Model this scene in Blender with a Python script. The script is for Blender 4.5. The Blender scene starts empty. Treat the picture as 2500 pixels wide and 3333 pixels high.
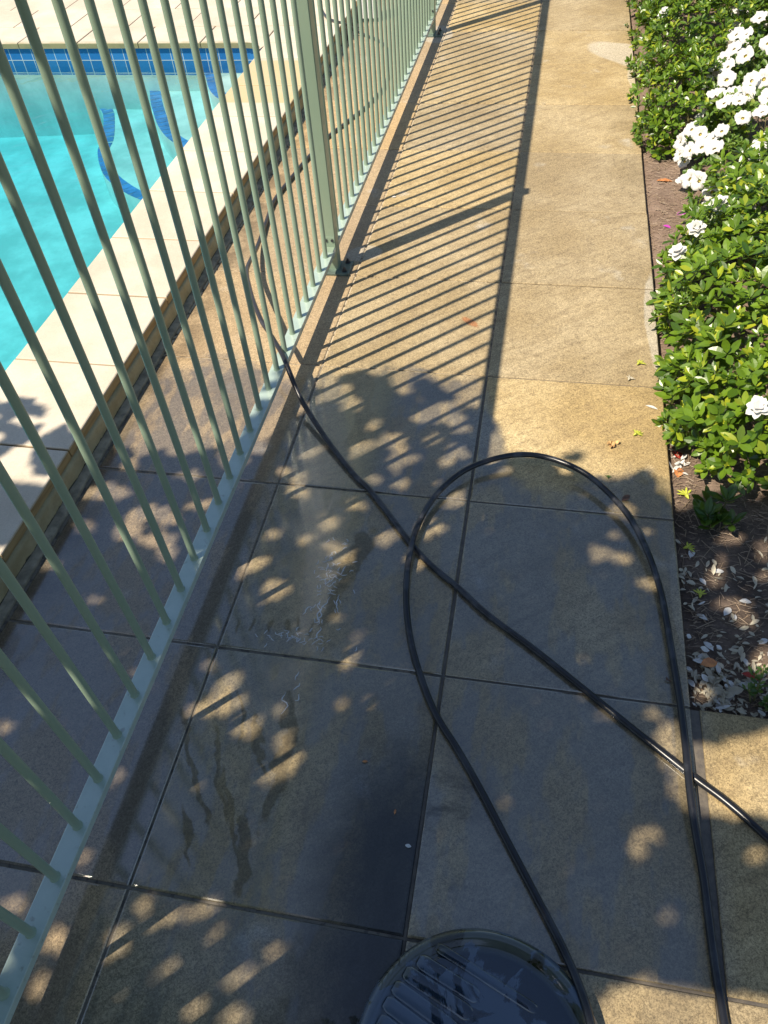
import bpy, bmesh, math, random
import numpy as np
from mathutils import Vector, Matrix
rad = math.radians
rnd = random.Random(7)
rs = np.random.RandomState(11)
SC = bpy.context.scene
COL = SC.collection

# ------------------------------------------------------------ camera
cam_d = bpy.data.cameras.new('camera')
cam = bpy.data.objects.new('camera', cam_d)
COL.objects.link(cam)
RT = Vector((0.982378, 0.17739, -0.058867)); UP = Vector((-0.093622, 0.739641, 0.666458)); FW = Vector((-0.161764, 0.649203, -0.743215))
M = Matrix((RT, UP, -FW)).transposed().to_4x4()
M.translation = Vector((0.726838, -0.384124, 1.725538))
cam.matrix_world = M
cam_d.sensor_fit = 'VERTICAL'; cam_d.sensor_height = 36.0; cam_d.sensor_width = 27.0
cam_d.lens = 2523.7 / 3333 * 36
cam_d.clip_end = 500; cam_d.clip_start = 0.02
SC.camera = cam

# ------------------------------------------------------------ light
SUN = Vector((-0.502, -0.498, 1.0)).normalized()       # towards the sun
KX, KY = 0.502, 0.498                                 # ground shift of a shadow per metre of height
elev = math.asin(SUN.z)
SC.world = bpy.data.worlds.new('World')
SC.world.use_nodes = True
wn = SC.world.node_tree.nodes; wl = SC.world.node_tree.links
sky = wn.new('ShaderNodeTexSky'); sky.sky_type = 'NISHITA'; sky.sun_disc = False
sky.sun_elevation = elev; sky.sun_rotation = math.atan2(SUN.x, SUN.y)
sky.air_density = 1.0; sky.dust_density = 0.6; sky.ozone_density = 1.0
bg = wn['Background']; wl.new(sky.outputs[0], bg.inputs[0]); bg.inputs[1].default_value = 0.092
sd = bpy.data.lights.new('sun', 'SUN'); sd.energy = 4.9; sd.angle = rad(0.52); sd.color = (1.0, 0.89, 0.72)
so = bpy.data.objects.new('sun', sd); COL.objects.link(so)
so.rotation_euler = SUN.to_track_quat('Z', 'Y').to_euler(); so.location = (-4, -4, 7)
SC.view_settings.view_transform = 'Standard'; SC.view_settings.look = 'None'
SC.view_settings.exposure = 0.60; SC.view_settings.gamma = 1
SC.cycles.max_bounces = 6; SC.cycles.transparent_max_bounces = 12
SC.cycles.caustics_reflective = False; SC.cycles.caustics_refractive = False

# ------------------------------------------------------------ helpers
def tag(o, label=None, cat=None, group=None, kind=None):
    if label: o['label'] = label
    if cat: o['category'] = cat
    if group: o['group'] = group
    if kind: o['kind'] = kind
    return o

def empty(name, loc=(0, 0, 0), rz=0):
    o = bpy.data.objects.new(name, None); COL.objects.link(o)
    o.location = loc; o.rotation_euler = (0, 0, rz); o.empty_display_size = 0.1
    return o

def mesh_obj(name, verts, faces, mat=None, parent=None, smooth=False, kind=None):
    me = bpy.data.meshes.new(name)
    me.from_pydata([tuple(v) for v in verts], [], [tuple(f) for f in faces])
    me.update()
    if smooth:
        me.polygons.foreach_set('use_smooth', [True] * len(me.polygons))
    if mat: me.materials.append(mat)
    o = bpy.data.objects.new(name, me); COL.objects.link(o)
    if parent: o.parent = parent
    if kind: o['kind'] = kind
    return o

class MB:
    """collects shapes for one mesh"""
    def __init__(s): s.v = []; s.f = []
    def add(s, vs, fs):
        n = len(s.v); s.v += [tuple(v) for v in vs]; s.f += [tuple(i + n for i in f) for f in fs]
    def box(s, x0, x1, y0, y1, z0, z1):
        s.add([(x0,y0,z0),(x1,y0,z0),(x1,y1,z0),(x0,y1,z0),(x0,y0,z1),(x1,y0,z1),(x1,y1,z1),(x0,y1,z1)],
              [(3,2,1,0),(4,5,6,7),(0,1,5,4),(1,2,6,5),(2,3,7,6),(3,0,4,7)])
    def bevel_box(s, x0, x1, y0, y1, z0, z1, b=0.003, dz=None):
        d = b if dz is None else dz
        def ring(i, z): return [(x0+i,y0+i,z),(x1-i,y0+i,z),(x1-i,y1-i,z),(x0+i,y1-i,z)]
        vs = ring(0, z0) + ring(0, z1-d) + ring(b*0.35, z1-d*0.35) + ring(b, z1)
        fs = [(3,2,1,0), (12,13,14,15)]
        for r in range(3):
            for k in range(4):
                a = r*4+k; b2 = r*4+(k+1) % 4
                fs.append((a, b2, b2+4, a+4))
        s.add(vs, fs)
    def tube(s, pts, r, n=10, cap=True):
        pts = [Vector(p) for p in pts]; vs = []; fs = []
        up = Vector((0, 0, 1)); prev = None
        for i, p in enumerate(pts):
            t = (pts[min(i+1, len(pts)-1)] - pts[max(i-1, 0)]).normalized()
            if prev is None:
                a = t.orthogonal().normalized() if abs(t.dot(up)) > .95 else t.cross(up).normalized()
            else:
                a = (prev - t * prev.dot(t)).normalized()
            prev = a; b = t.cross(a)
            rr = r[i] if isinstance(r, (list, tuple)) else r
            for k in range(n):
                an = 2*math.pi*k/n
                vs.append(p + (a*math.cos(an) + b*math.sin(an))*rr)
        for i in range(len(pts)-1):
            for k in range(n):
                a0 = i*n+k; a1 = i*n+(k+1) % n
                fs.append((a0, a1, a1+n, a0+n))
        if cap:
            fs.append(tuple(range(n))[::-1]); fs.append(tuple(range((len(pts)-1)*n, len(pts)*n)))
        s.add(vs, fs)
    def build(s, name, mat=None, parent=None, smooth=False, kind=None):
        return mesh_obj(name, s.v, s.f, mat, parent, smooth, kind)

def spline(P, step=0.012):
    P = [Vector(p) for p in P]; out = []
    for i in range(len(P)-1):
        p0 = P[max(i-1, 0)]; p1 = P[i]; p2 = P[i+1]; p3 = P[min(i+2, len(P)-1)]
        n = max(2, int((p2-p1).length/step))
        for k in range(n):
            t = k/n
            out.append(0.5*((2*p1) + (p2-p0)*t + (2*p0-5*p1+4*p2-p3)*t*t + (3*p1-p0-3*p2+p3)*t**3))
    out.append(P[-1]); return out

# ------------------------------------------------------------ materials
class NT:
    def __init__(s, name):
        s.m = bpy.data.materials.new(name); s.m.use_nodes = True
        s.t = s.m.node_tree; s.n = s.t.nodes; s.l = s.t.links
        s.b = s.n['Principled BSDF']; s.o = s.n['Material Output']
    def new(s, typ, props=None, **inp):
        nd = s.n.new(typ)
        for k, v in (props or {}).items(): setattr(nd, k, v)
        for k, v in inp.items(): s.set(nd, k, v)
        return nd
    def set(s, nd, k, v):
        key = int(k[1:]) if k[0] == 'i' and k[1:].isdigit() else k
        sock = nd.inputs[key]
        if isinstance(v, bpy.types.NodeSocket): s.l.new(v, sock)
        elif isinstance(v, bpy.types.Node): s.l.new(v.outputs[0], sock)
        else: sock.default_value = v
    def P(s, **kw):
        for k, v in kw.items(): s.set(s.b, k.replace('_', ' '), v)
    def geo(s, out='Position'):
        return s.new('ShaderNodeNewGeometry').outputs[out]
    def obj(s): return s.new('ShaderNodeTexCoord').outputs['Object']
    def math(s, op, a, b=0.0, c=0.0, clamp=False):
        return s.new('ShaderNodeMath', {'operation': op, 'use_clamp': clamp}, i0=a, i1=b, i2=c).outputs[0]
    def map(s, v, scale=(1,1,1), rot=(0,0,0), loc=(0,0,0), typ='POINT'):
        return s.new('ShaderNodeMapping', {'vector_type': typ}, Vector=v, Scale=scale, Rotation=rot, Location=loc).outputs[0]
    def noise(s, v, scale, detail=3, rough=.5, dist=0.0):
        return s.new('ShaderNodeTexNoise', None, Vector=v, Scale=scale, Detail=detail, Roughness=rough, Distortion=dist).outputs[0]
    def ramp(s, f, a, b, c0=0.0, c1=1.0, smooth=True):
        return s.new('ShaderNodeMapRange', {'interpolation_type': 'SMOOTHSTEP' if smooth else 'LINEAR', 'clamp': True},
                     i0=f, i1=a, i2=b, i3=c0, i4=c1).outputs[0]
    def mix(s, f, a, b, mode='MIX'):
        nd = s.new('ShaderNodeMix', {'data_type': 'RGBA', 'blend_type': mode})
        for i, v in ((0, f), (6, a), (7, b)):
            if isinstance(v, bpy.types.NodeSocket): s.l.new(v, nd.inputs[i])
            else: nd.inputs[i].default_value = v if i == 0 or len(v) == 4 else (*v, 1)
        return nd.outputs[2]
    def ell(s, v, cx, cy, rx, ry, ang=0.0):
        """1 at the centre of an ellipse on the ground, 0 at its rim"""
        t = s.map(v, (rx, ry, 1000), (0, 0, ang), (cx, cy, 0), 'TEXTURE')
        return s.new('ShaderNodeTexGradient', {'gradient_type': 'SPHERICAL'}, Vector=t).outputs[1]
    def bump(s, h, strength=.3, dist=.002):
        b = s.new('ShaderNodeBump', None, Strength=strength, Distance=dist, Height=h)
        s.l.new(b.outputs[0], s.b.inputs['Normal']); return b
def C3(r, g, b): return (r, g, b, 1)

# ================================================================ materials
XB, XC = 0.596, 1.191          # seams of the paving
REFL_STREAKS = [(.245, .33, .022, .24, .10), (.222, .12, .024, .13, .12), (.165, .20, .012, .15, .42), (.115, .27, .011, .17, .45), (.06, .25, .010, .16, .50), (.19, .36, .009, .13, .40), (.02, .33, .008, .12, .5), (.13, .42, .008, .10, .4), (.085, .13, .010, .09, .5), (.285, .83, .030, .16, -.15), (.31, .98, .04, .10, -.3), (.19, .70, .007, .035, .1), (.155, .69, .008, .035, .1), (.115, .68, .007, .035, .2), (.075, .67, .007, .03, .2), (.035, .66, .007, .03, .2), (.235, .69, .008, .035, 0)]
def paver_mat():
    k = NT('sandstone_paver'); v = k.obj()
    sep = k.new('ShaderNodeSeparateXYZ', None, i0=v); X, Y = sep.outputs[0], sep.outputs[1]
    isl = k.geo('Random Per Island')
    big = k.noise(v, 2.2, 5, .6, .4)
    st = k.noise(k.map(v, (.16, .022, .3), (0, 0, rad(38)), typ='TEXTURE'), 1.0, 5, .7, .8)
    mid = k.noise(k.map(v, (1, 1, 1)), 26, 5, .65)
    fa = k.noise(v, 95, 4, .85, 1.8)
    fb = k.noise(k.map(v, loc=(3, 5, 1)), 210, 3, .8, 1.2)
    fine = k.math('MULTIPLY', k.math('ADD', fa, fb), .5)
    spk = k.noise(v, 420, 2, .6)
    c = k.mix(k.ramp(big, .33, .68), C3(.355, .262, .128), C3(.475, .375, .215))
    c = k.mix(k.ramp(st, .44, .66, 0, .5), c, C3(.255, .185, .095))
    c = k.mix(k.ramp(mid, .45, .75, 0, .45), c, C3(.215, .155, .085))
    # left strip between wall and fence is pinker
    c = k.mix(k.ramp(X, -.02, .02, .55, 0), c, C3(.44, .31, .185))
    # algae-dark border along the bed
    edge = k.math('MULTIPLY', k.ramp(X, .95, 1.19), k.ramp(k.noise(v, 3.2, 4, .6), .38, .62))
    c = k.mix(k.math('MULTIPLY', edge, .35), c, C3(.17, .125, .06))
    foot = k.math('MULTIPLY', k.ramp(X, -.42, -.6), k.ramp(k.noise(v, 7, 4, .6), .35, .6))
    c = k.mix(k.math('MULTIPLY', foot, .75), c, C3(.13, .09, .05))
    # pale cement smears near the bed
    for (cx, cy, rx, ry, an, s_) in ((1.13, 4.98, .17, .30, .75, .6), (1.19, 4.55, .05, .22, .1, .5), (1.185, 2.2, .045, .36, 0, .6), (1.19, .62+.3, .03, .2, 0, .25), (.0, 2.58, .09, .07, .4, .5), (-.05, 5.35, .12, .2, 0, .6)):
        m = k.ramp(k.math('ADD', k.ell(v, cx, cy, rx, ry, an), k.math('MULTIPLY', k.noise(v, 5, 5), .55)), .34, .52, 0, s_)
        c = k.mix(m, c, C3(.50, .46, .38))
    # rust mark
    m = k.ramp(k.math('ADD', k.ell(v, .505, 2.118, .022, .062, .85), k.math('MULTIPLY', k.noise(v, 40, 3), .5)), .38, .75, 0, .8)
    c = k.mix(m, c, C3(.36, .13, .035))
    # island tint
    hs = k.new('ShaderNodeHueSaturation', None, Hue=.5, Saturation=k.ramp(isl, 0, 1, .9, 1.08, False), Value=k.ramp(isl, 0, 1, .84, 1.10, False), Color=c)
    c = hs.outputs[0]
    f = k.ramp(fine, .42, .58, .54, 1.44, False)
    c = k.mix(1.0, c, k.new('ShaderNodeCombineColor', None, i0=f, i1=f, i2=f).outputs[0], 'MULTIPLY')
    # ---- water: wetness mask W, standing water mask P
    wn_ = k.noise(v, 3.1, 5, .6)
    lim = k.math('ADD', k.ramp(X, .55, .75, 1.78, 1.33), k.math('MULTIPLY', k.math('SUBTRACT', wn_, .5), .5))
    W = k.ramp(k.math('SUBTRACT', lim, Y), -.03, .06)
    wr = k.ramp(X, 1.12, 1.26, 1, 0)                     # dry again on the right
    W = k.math('MULTIPLY', W, wr)
    W = k.math('MULTIPLY', W, k.ramp(k.math('SUBTRACT', X, k.math('MULTIPLY', Y, 2.0)), .75, .95, 1.0, k.ramp(Y, -.02, .01, .3, 1.0)))
    dry = k.ramp(k.math('ADD', k.noise(k.map(v, (9, 3, 1), (0, 0, rad(-25))), 1.0, 4, .6), k.math('MULTIPLY', wn_, .3)), .60, .74)
    W = k.math('MULTIPLY', W, k.ramp(dry, 0, 1, 1, .55))
    P = None
    nn = k.math('MULTIPLY', k.math('SUBTRACT', k.noise(v, 7, 6, .7), .5), 1.7)
    xa = k.math('ADD', X, k.math('MULTIPLY', nn, .10)); ya = k.math('ADD', Y, k.math('MULTIPLY', nn, .16))
    P = k.math('MULTIPLY', k.ramp(xa, .27, .53), k.ramp(ya, .66, .16))
    P = k.math('MULTIPLY', P, k.ramp(X, XB + .006, XB + .004, 0, 1))
    P2 = k.math('MULTIPLY', k.ramp(X, .80, .60), k.math('MULTIPLY', k.ramp(Y, .46, .38), k.ramp(Y, .02, .12)))
    P2 = k.math('MULTIPLY', P2, k.math('MULTIPLY', k.ramp(X, XB, XB + .004), k.ramp(k.noise(k.map(v, (5, 14, 1), (0, 0, .3)), 1.0, 5, .6), .45, .62, 0, .75)))
    P = k.math('MAXIMUM', P, P2)
    c = k.mix(W, c, k.mix(1.0, c, C3(.43, .465, .545), 'MULTIPLY'))  # wet darkening, with the shade's blue cast put into the colour
    c = k.mix(P, c, k.mix(1.0, c, C3(.085, .11, .19), 'MULTIPLY'))  # standing water, the blue sky it mirrors tinted into the colour
    # thin trickle stains
    tr = k.ramp(k.noise(k.map(v, (34, 5, 1), (0, 0, rad(-18))), 1.0, 3, .55, .6), .60, .68)
    trm = k.ramp(k.ell(v, .18, .35, .28, .42, 0), .0, .25)
    c = k.mix(k.math('MULTIPLY', k.math('MULTIPLY', tr, trm), .2), c, C3(.085, .055, .025))
    # brown low-sheen streaks painting in reflections of the fence pickets
    REFL = None
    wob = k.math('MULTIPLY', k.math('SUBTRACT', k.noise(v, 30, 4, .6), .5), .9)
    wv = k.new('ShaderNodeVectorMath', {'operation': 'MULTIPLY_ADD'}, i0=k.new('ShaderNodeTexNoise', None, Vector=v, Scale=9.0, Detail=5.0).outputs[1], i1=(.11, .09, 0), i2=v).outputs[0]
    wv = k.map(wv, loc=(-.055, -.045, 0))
    for (cx, cy, rx, ry, an) in REFL_STREAKS:
        e = k.ell(wv, cx, cy, rx, ry, an); REFL = e if REFL is None else k.math('MAXIMUM', REFL, e)
    REFL = k.ramp(k.math('ADD', REFL, k.math('MULTIPLY', wob, .9)), .10, .42)
    REFL = k.math('MULTIPLY', REFL, k.ramp(REFL, 0, .3))
    c = k.mix(k.math('MULTIPLY', REFL, .22), c, C3(.085, .058, .026))
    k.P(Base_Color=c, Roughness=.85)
    coat = k.math('MULTIPLY', k.math('MAXIMUM', W, P), k.ramp(REFL, 0, 1, 1, .25))
    k.P(Coat_Weight=coat, Coat_IOR=k.ramp(P, 0, 1, 2.15, 1.55), Coat_Roughness=k.math('MULTIPLY', k.ramp(P, 0, 1, .13, .02), 1.0))
    h = k.math('ADD', k.math('MULTIPLY', fine, .7), k.math('MULTIPLY', mid, 1.2))
    h = k.math('MULTIPLY', h, k.ramp(P, 0, .8, 1, .02))
    k.bump(h, .55, .0022)
    # smoother film on top
    cb = k.new('ShaderNodeBump', None, Strength=.05, Distance=.002, Height=k.math('MULTIPLY', k.noise(v, 40, 3), k.ramp(P, 0, .8, 1, .05)))
    k.l.new(cb.outputs[0], k.b.inputs['Coat Normal'])
    return k.m

def grout_mat():
    k = NT('grout'); v = k.obj()
    n = k.noise(v, 45, 4, .6)
    sep = k.new('ShaderNodeSeparateXYZ', None, i0=v)
    wet = k.ramp(sep.outputs[1], 1.7, 1.9, 1, 0)
    c = k.mix(k.ramp(n, .35, .65), C3(.10, .075, .05), C3(.30, .24, .16))
    c = k.mix(k.math('MULTIPLY', k.ramp(sep.outputs[0], .57, .55), k.ramp(n, .4, .5)), c, C3(.50, .42, .30))
    c = k.mix(k.math('MULTIPLY', wet, .75), c, C3(.085, .078, .072))
    k.P(Base_Color=c, Roughness=.8, Coat_Weight=k.math('MULTIPLY', wet, .25), Coat_Roughness=.45)
    k.bump(k.noise(v, 300, 3), .5, .002); return k.m

def coping_mat():
    k = NT('cream_coping'); v = k.obj()
    isl = k.geo('Random Per Island')
    nz = k.new('ShaderNodeSeparateXYZ', None, i0=k.geo('Normal')).outputs[2]
    sep = k.new('ShaderNodeSeparateXYZ', None, i0=v)
    big = k.noise(v, 3.5, 5, .6); fine = k.noise(v, 230, 3, .65); mid = k.noise(v, 30, 4)
    c = k.mix(k.ramp(big, .35, .65), C3(.55, .475, .375), C3(.645, .57, .465))
    c = k.mix(k.ramp(mid, .5, .8, 0, .3), c, C3(.55, .47, .36))
    # two tan replacement slabs
    yb = k.math('MULTIPLY', k.ramp(sep.outputs[1], 3.885, 3.90), k.ramp(sep.outputs[1], 4.52, 4.54, 1, 0))
    yb = k.math('MULTIPLY', yb, k.ramp(sep.outputs[0], -1.4, -1.3))
    c = k.mix(k.math('MULTIPLY', yb, k.ramp(big, .3, .6, .75, 1.0)), c, C3(.56, .44, .25))
    hs = k.new('ShaderNodeHueSaturation', None, Value=k.ramp(isl, 0, 1, .93, 1.05, False), Color=c); c = hs.outputs[0]
    f = k.ramp(fine, .3, .7, .88, 1.1, False)
    c = k.mix(1.0, c, k.new('ShaderNodeCombineColor', None, i0=f, i1=f, i2=f).outputs[0], 'MULTIPLY')
    # cut edges are raw brown stone, mossy on the pool side
    brown = k.mix(k.ramp(k.noise(k.map(v, (6, 6, 60)), 1.0, 4), .3, .7), C3(.25, .165, .07), C3(.38, .27, .13))
    side = k.ramp(nz, .25, .6, 1, 0)
    poolside = k.ramp(sep.outputs[1], 4.80, 4.84)
    brown = k.mix(k.math('MULTIPLY', poolside, k.ramp(sep.outputs[1], 4.95, 4.90)), brown, C3(.16, .17, .09))
    c = k.mix(side, c, brown)
    lipm = k.math('MULTIPLY', k.ramp(sep.outputs[1], 4.835, 4.90, 1, 0), k.math('MULTIPLY', poolside, k.ramp(sep.outputs[0], -1.15, -1.25)))
    c = k.mix(k.math('MULTIPLY', lipm, k.ramp(k.noise(v, 18, 4), .3, .6, .2, .8)), c, C3(.28, .25, .13))
    k.P(Base_Color=c, Roughness=.8); k.bump(k.math('ADD', fine, mid), .4, .0015); return k.m

def render_mat():
    k = NT('old_render'); v = k.obj()
    sep = k.new('ShaderNodeSeparateXYZ', None, i0=v)
    n = k.noise(v, 9, 5, .7); m = k.noise(v, 40, 5, .7)
    c = k.mix(k.ramp(n, .35, .7), C3(.42, .36, .22), C3(.30, .25, .14))
    mold = k.ramp(k.math('ADD', k.ramp(sep.outputs[2], .022, .0, 0, .5), k.math('MULTIPLY', m, .8)), .52, .72)
    c = k.mix(mold, c, C3(.035, .032, .028))
    k.P(Base_Color=c, Roughness=.9); k.bump(m, .8, .004); return k.m

def simple(name, col, rough=.5, var=.15, scale=20, bump=.0, bdist=.001, **kw):
    k = NT(name); v = k.obj()
    n = k.noise(v, scale, 4, .6)
    lo = C3(*[x*(1-var) for x in col]); hi = C3(*[min(1, x*(1+var)) for x in col])
    k.P(Base_Color=k.mix(k.ramp(n, .3, .7), lo, hi), Roughness=rough, **kw)
    if bump: k.bump(n, bump, bdist)
    return k.m

def fence_mat():
    k = NT('sage_paint'); v = k.obj()
    n = k.noise(v, 35, 5, .7); g = k.noise(v, 4, 3)
    sep = k.new('ShaderNodeSeparateXYZ', None, i0=v)
    c = k.mix(k.ramp(g, .3, .7), C3(.215, .292, .215), C3(.238, .312, .230))
    dirt = k.math('MULTIPLY', k.ramp(n, .56, .72), k.ramp(sep.outputs[2], .16, .09, .1, .5))
    c = k.mix(dirt, c, C3(.13, .13, .09))
    k.P(Base_Color=c, Roughness=k.ramp(n, .3, .7, .32, .48), Coat_Weight=.25, Coat_Roughness=.12)
    k.bump(k.noise(v, 600, 2), .12, .0005); return k.m

def rail_mat():
    k = NT('wet_sage_rail'); v = k.obj()
    n = k.noise(v, 28, 5, .7)
    c = k.mix(k.ramp(n, .3, .7), C3(.37, .47, .41), C3(.42, .52, .455))
    c = k.mix(k.ramp(k.noise(v, 60, 4), .62, .75, 0, .5), c, C3(.13, .13, .09))
    k.P(Base_Color=c, Roughness=.4, Coat_Weight=1.0, Coat_IOR=1.9, Coat_Roughness=k.ramp(n, .3, .7, .06, .22))
    return k.m

def hose_mat():
    k = NT('black_rubber'); v = k.obj()
    n = k.noise(v, 14, 5, .65); m = k.noise(v, 90, 3)
    dust = k.ramp(n, .50, .60)
    sep = k.new('ShaderNodeSeparateXYZ', None, i0=v)
    dusty = k.ramp(sep.outputs[1], .5, 1.0, .35, .8)
    dd = k.math('MULTIPLY', dust, dusty)
    c = k.mix(dd, C3(.012, .013, .017), C3(.055, .060, .070))
    c = k.mix(k.ramp(sep.outputs[1], 1.55, 1.9, 0, .6), c, C3(.045, .04, .045))
    k.P(Base_Color=c, Roughness=k.ramp(dd, 0, 1, .30, .5), Specular_IOR_Level=.5)
    k.bump(m, .2, .0008); return k.m

def lid_mat():
    k = NT('wet_lid_plastic'); v = k.obj()
    n = k.noise(v, 11, 5, .6, .6)
    film = k.ramp(n, .49, .53)
    r_ = k.new('ShaderNodeVectorMath', {'operation': 'LENGTH'}, i0=k.map(v, (1, 1, 0))).outputs[1]
    rim = k.ramp(r_, .185, .20)
    base = k.mix(rim, C3(.012, .022, .040), C3(.07, .078, .065))
    c = k.mix(k.math('MULTIPLY', film, .8), base, C3(.075, .11, .165))  # water film, its pale blue sky reflection put into the colour
    mud = k.math('MULTIPLY', rim, k.ramp(k.noise(v, 13, 3), .56, .62))
    c = k.mix(mud, c, C3(.018, .018, .009))
    k.P(Base_Color=c, Roughness=k.ramp(film, 0, 1, .07, .32), Coat_Weight=1.0, Coat_Roughness=k.ramp(film, 0, 1, .03, .28), Coat_IOR=1.5)
    k.bump(n, .25, .002); return k.m

def leaf_mat(name, dark, lite, yel, gloss=.32, yf=.16, trl=.22):
    k = NT(name); isl = k.geo('Random Per Island'); v = k.obj()
    c = k.mix(k.ramp(isl, 0, 1, 0, 1, False), C3(*dark), C3(*lite))
    i2 = k.math('FRACT', k.math('MULTIPLY', isl, 7.31))
    c = k.mix(k.ramp(i2, 1-yf, 1, 0, 1, False), c, C3(*yel))
    c = k.mix(k.ramp(k.noise(v, 5, 2), .4, .7, 0, .35), c, C3(*dark))
    k.P(Base_Color=c, Roughness=gloss, Specular_IOR_Level=.5)
    k.bump(k.noise(v, 160, 2), .25, .001)
    tr = k.new('ShaderNodeBsdfTranslucent', None, Color=k.mix(.5, c, C3(.35, .50, .02)))
    ms = k.new('ShaderNodeMixShader', None, i0=trl); k.l.new(k.b.outputs[0], ms.inputs[1]); k.l.new(tr.outputs[0], ms.inputs[2])
    k.l.new(ms.outputs[0], k.o.inputs[0]); return k.m

def petal_mat(name, col, tr_=.25):
    k = NT(name); v = k.obj(); isl = k.geo('Random Per Island')
    c = k.mix(k.ramp(k.noise(v, 60, 3), .3, .7), C3(*col), C3(*[x*.86 for x in col]))
    c = k.new('ShaderNodeHueSaturation', None, Value=k.ramp(isl, 0, 1, .86, 1.05, False), Color=c).outputs[0]
    k.P(Base_Color=c, Roughness=.55); k.bump(k.noise(v, 220, 2), .2, .001)
    t = k.new('ShaderNodeBsdfTranslucent', None, Color=c)
    ms = k.new('ShaderNodeMixShader', None, i0=tr_); k.l.new(k.b.outputs[0], ms.inputs[1]); k.l.new(t.outputs[0], ms.inputs[2])
    k.l.new(ms.outputs[0], k.o.inputs[0]); return k.m

def soil_mat():
    k = NT('mulched_soil'); v = k.obj()
    n = k.noise(v, 12, 6, .7); m = k.noise(v, 110, 4, .7); s_ = k.noise(k.map(v, (60, 260, 60), (0, 0, .5), ), 1.0, 3)
    sep = k.new('ShaderNodeSeparateXYZ', None, i0=v)
    dryc = k.mix(k.ramp(n, .35, .65), C3(.185, .125, .090), C3(.265, .190, .145))
    damp = k.mix(k.ramp(n, .35, .65), C3(.075, .054, .042), C3(.165, .120, .092))
    dmask = k.ramp(k.math('ADD', sep.outputs[1], k.math('MULTIPLY', n, .5)), 1.45, 1.75)
    c = k.mix(dmask, damp, dryc)
    c = k.mix(k.ramp(m, .5, .75, 0, .6), c, C3(.06, .042, .032))
    c = k.mix(k.ramp(s_, .58, .70, 0, .35), c, C3(.42, .33, .24))
    k.P(Base_Color=c, Roughness=.95); k.bump(k.math('ADD', n, m), 1.0, .008); return k.m

def tile_mat():
    k = NT('blue_pool_tile'); v = k.obj()
    sep = k.new('ShaderNodeSeparateXYZ', None, i0=v)
    nx = k.math('ABSOLUTE', k.new('ShaderNodeSeparateXYZ', None, i0=k.geo('Normal')).outputs[0])
    u = k.mix(k.ramp(nx, .6, .8), k.new('ShaderNodeCombineXYZ', None, i0=sep.outputs[0], i1=sep.outputs[2]).outputs[0],
              k.new('ShaderNodeCombineXYZ', None, i0=sep.outputs[1], i1=sep.outputs[2]).outputs[0])
    b = k.new('ShaderNodeTexBrick', {'offset': 0.0, 'squash': 1.0}, Vector=u, Color1=C3(.012, .11, .33), Color2=C3(.03, .17, .42), Mortar=C3(.42, .50, .52),
              Scale=1.0, i5=.0022, i6=.1, i7=0.0, i8=.083, i9=.078)
    k.P(Base_Color=b.outputs[0], Roughness=.12); return k.m

def plaster_mat():
    k = NT('pool_plaster'); v = k.obj()
    n = k.noise(v, 2.4, 5, .65); m = k.noise(v, 30, 4)
    c = k.mix(k.ramp(n, .35, .68), C3(.33, .42, .40), C3(.54, .62, .60))
    c = k.mix(k.ramp(m, .55, .8, 0, .25), c, C3(.36, .46, .42))
    k.P(Base_Color=c, Roughness=.8); return k.m

def water_mat():
    k = NT('pool_water'); v = k.obj()
    h = k.math('ADD', k.noise(v, 3.5, 3, .5, .6), k.math('MULTIPLY', k.noise(v, 14, 2), .18))
    bp = k.new('ShaderNodeBump', None, Strength=.6, Distance=.02, Height=h)
    g = k.new('ShaderNodeBsdfGlossy', None, Roughness=.015, Normal=bp.outputs[0])
    t = k.new('ShaderNodeBsdfTransparent')
    fr = k.new('ShaderNodeFresnel', None, IOR=1.33, Normal=bp.outputs[0])
    ms = k.new('ShaderNodeMixShader', None, i0=fr.outputs[0]); k.l.new(t.outputs[0], ms.inputs[1]); k.l.new(g.outputs[0], ms.inputs[2])
    k.l.new(ms.outputs[0], k.o.inputs[0])
    va = k.new('ShaderNodeVolumeAbsorption', None, Color=C3(.42, .925, .985), Density=1.9)
    k.l.new(va.outputs[0], k.o.inputs['Volume'])
    return k.m

M_PAV = paver_mat(); M_GROUT = grout_mat(); M_COP = coping_mat(); M_REN = render_mat(); M_FEN = fence_mat(); M_RAIL = rail_mat()
M_HOSE = hose_mat(); M_LID = lid_mat(); M_SOIL = soil_mat(); M_TILE = tile_mat(); M_PLA = plaster_mat(); M_WAT = water_mat()
M_BOLT = simple('dark_bolt', (.03, .03, .035), .35, .2, 60)
M_CEM = simple('grey_cement', (.25, .22, .17), .9, .35, 25, .6, .003)
M_GAR = leaf_mat('gardenia_leaf', (.035, .085, .010), (.165, .275, .018), (.46, .50, .035))
M_GARD = leaf_mat('seedling_leaf', (.030, .075, .014), (.065, .135, .02), (.12, .20, .02))
M_PETL = leaf_mat('petunia_leaf', (.07, .14, .02), (.14, .24, .03), (.25, .30, .05), .5)
M_TREE = leaf_mat('tree_leaf', (.03, .06, .012), (.06, .10, .02), (.09, .14, .02), .45, .35, .03)
M_WHITE = petal_mat('white_petal', (.84, .83, .80))
M_CREAM = petal_mat('cream_petal', (.62, .56, .43))
M_YEL = petal_mat('yellow_throat', (.75, .62, .15))
M_STRAW = petal_mat('straw', (.34, .25, .17), .05)
M_BARK = simple('bark', (.14, .10, .07), .9, .4, 30, .8, .004)
M_STEM = simple('green_stem', (.16, .15, .06), .7, .3, 40)

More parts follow.
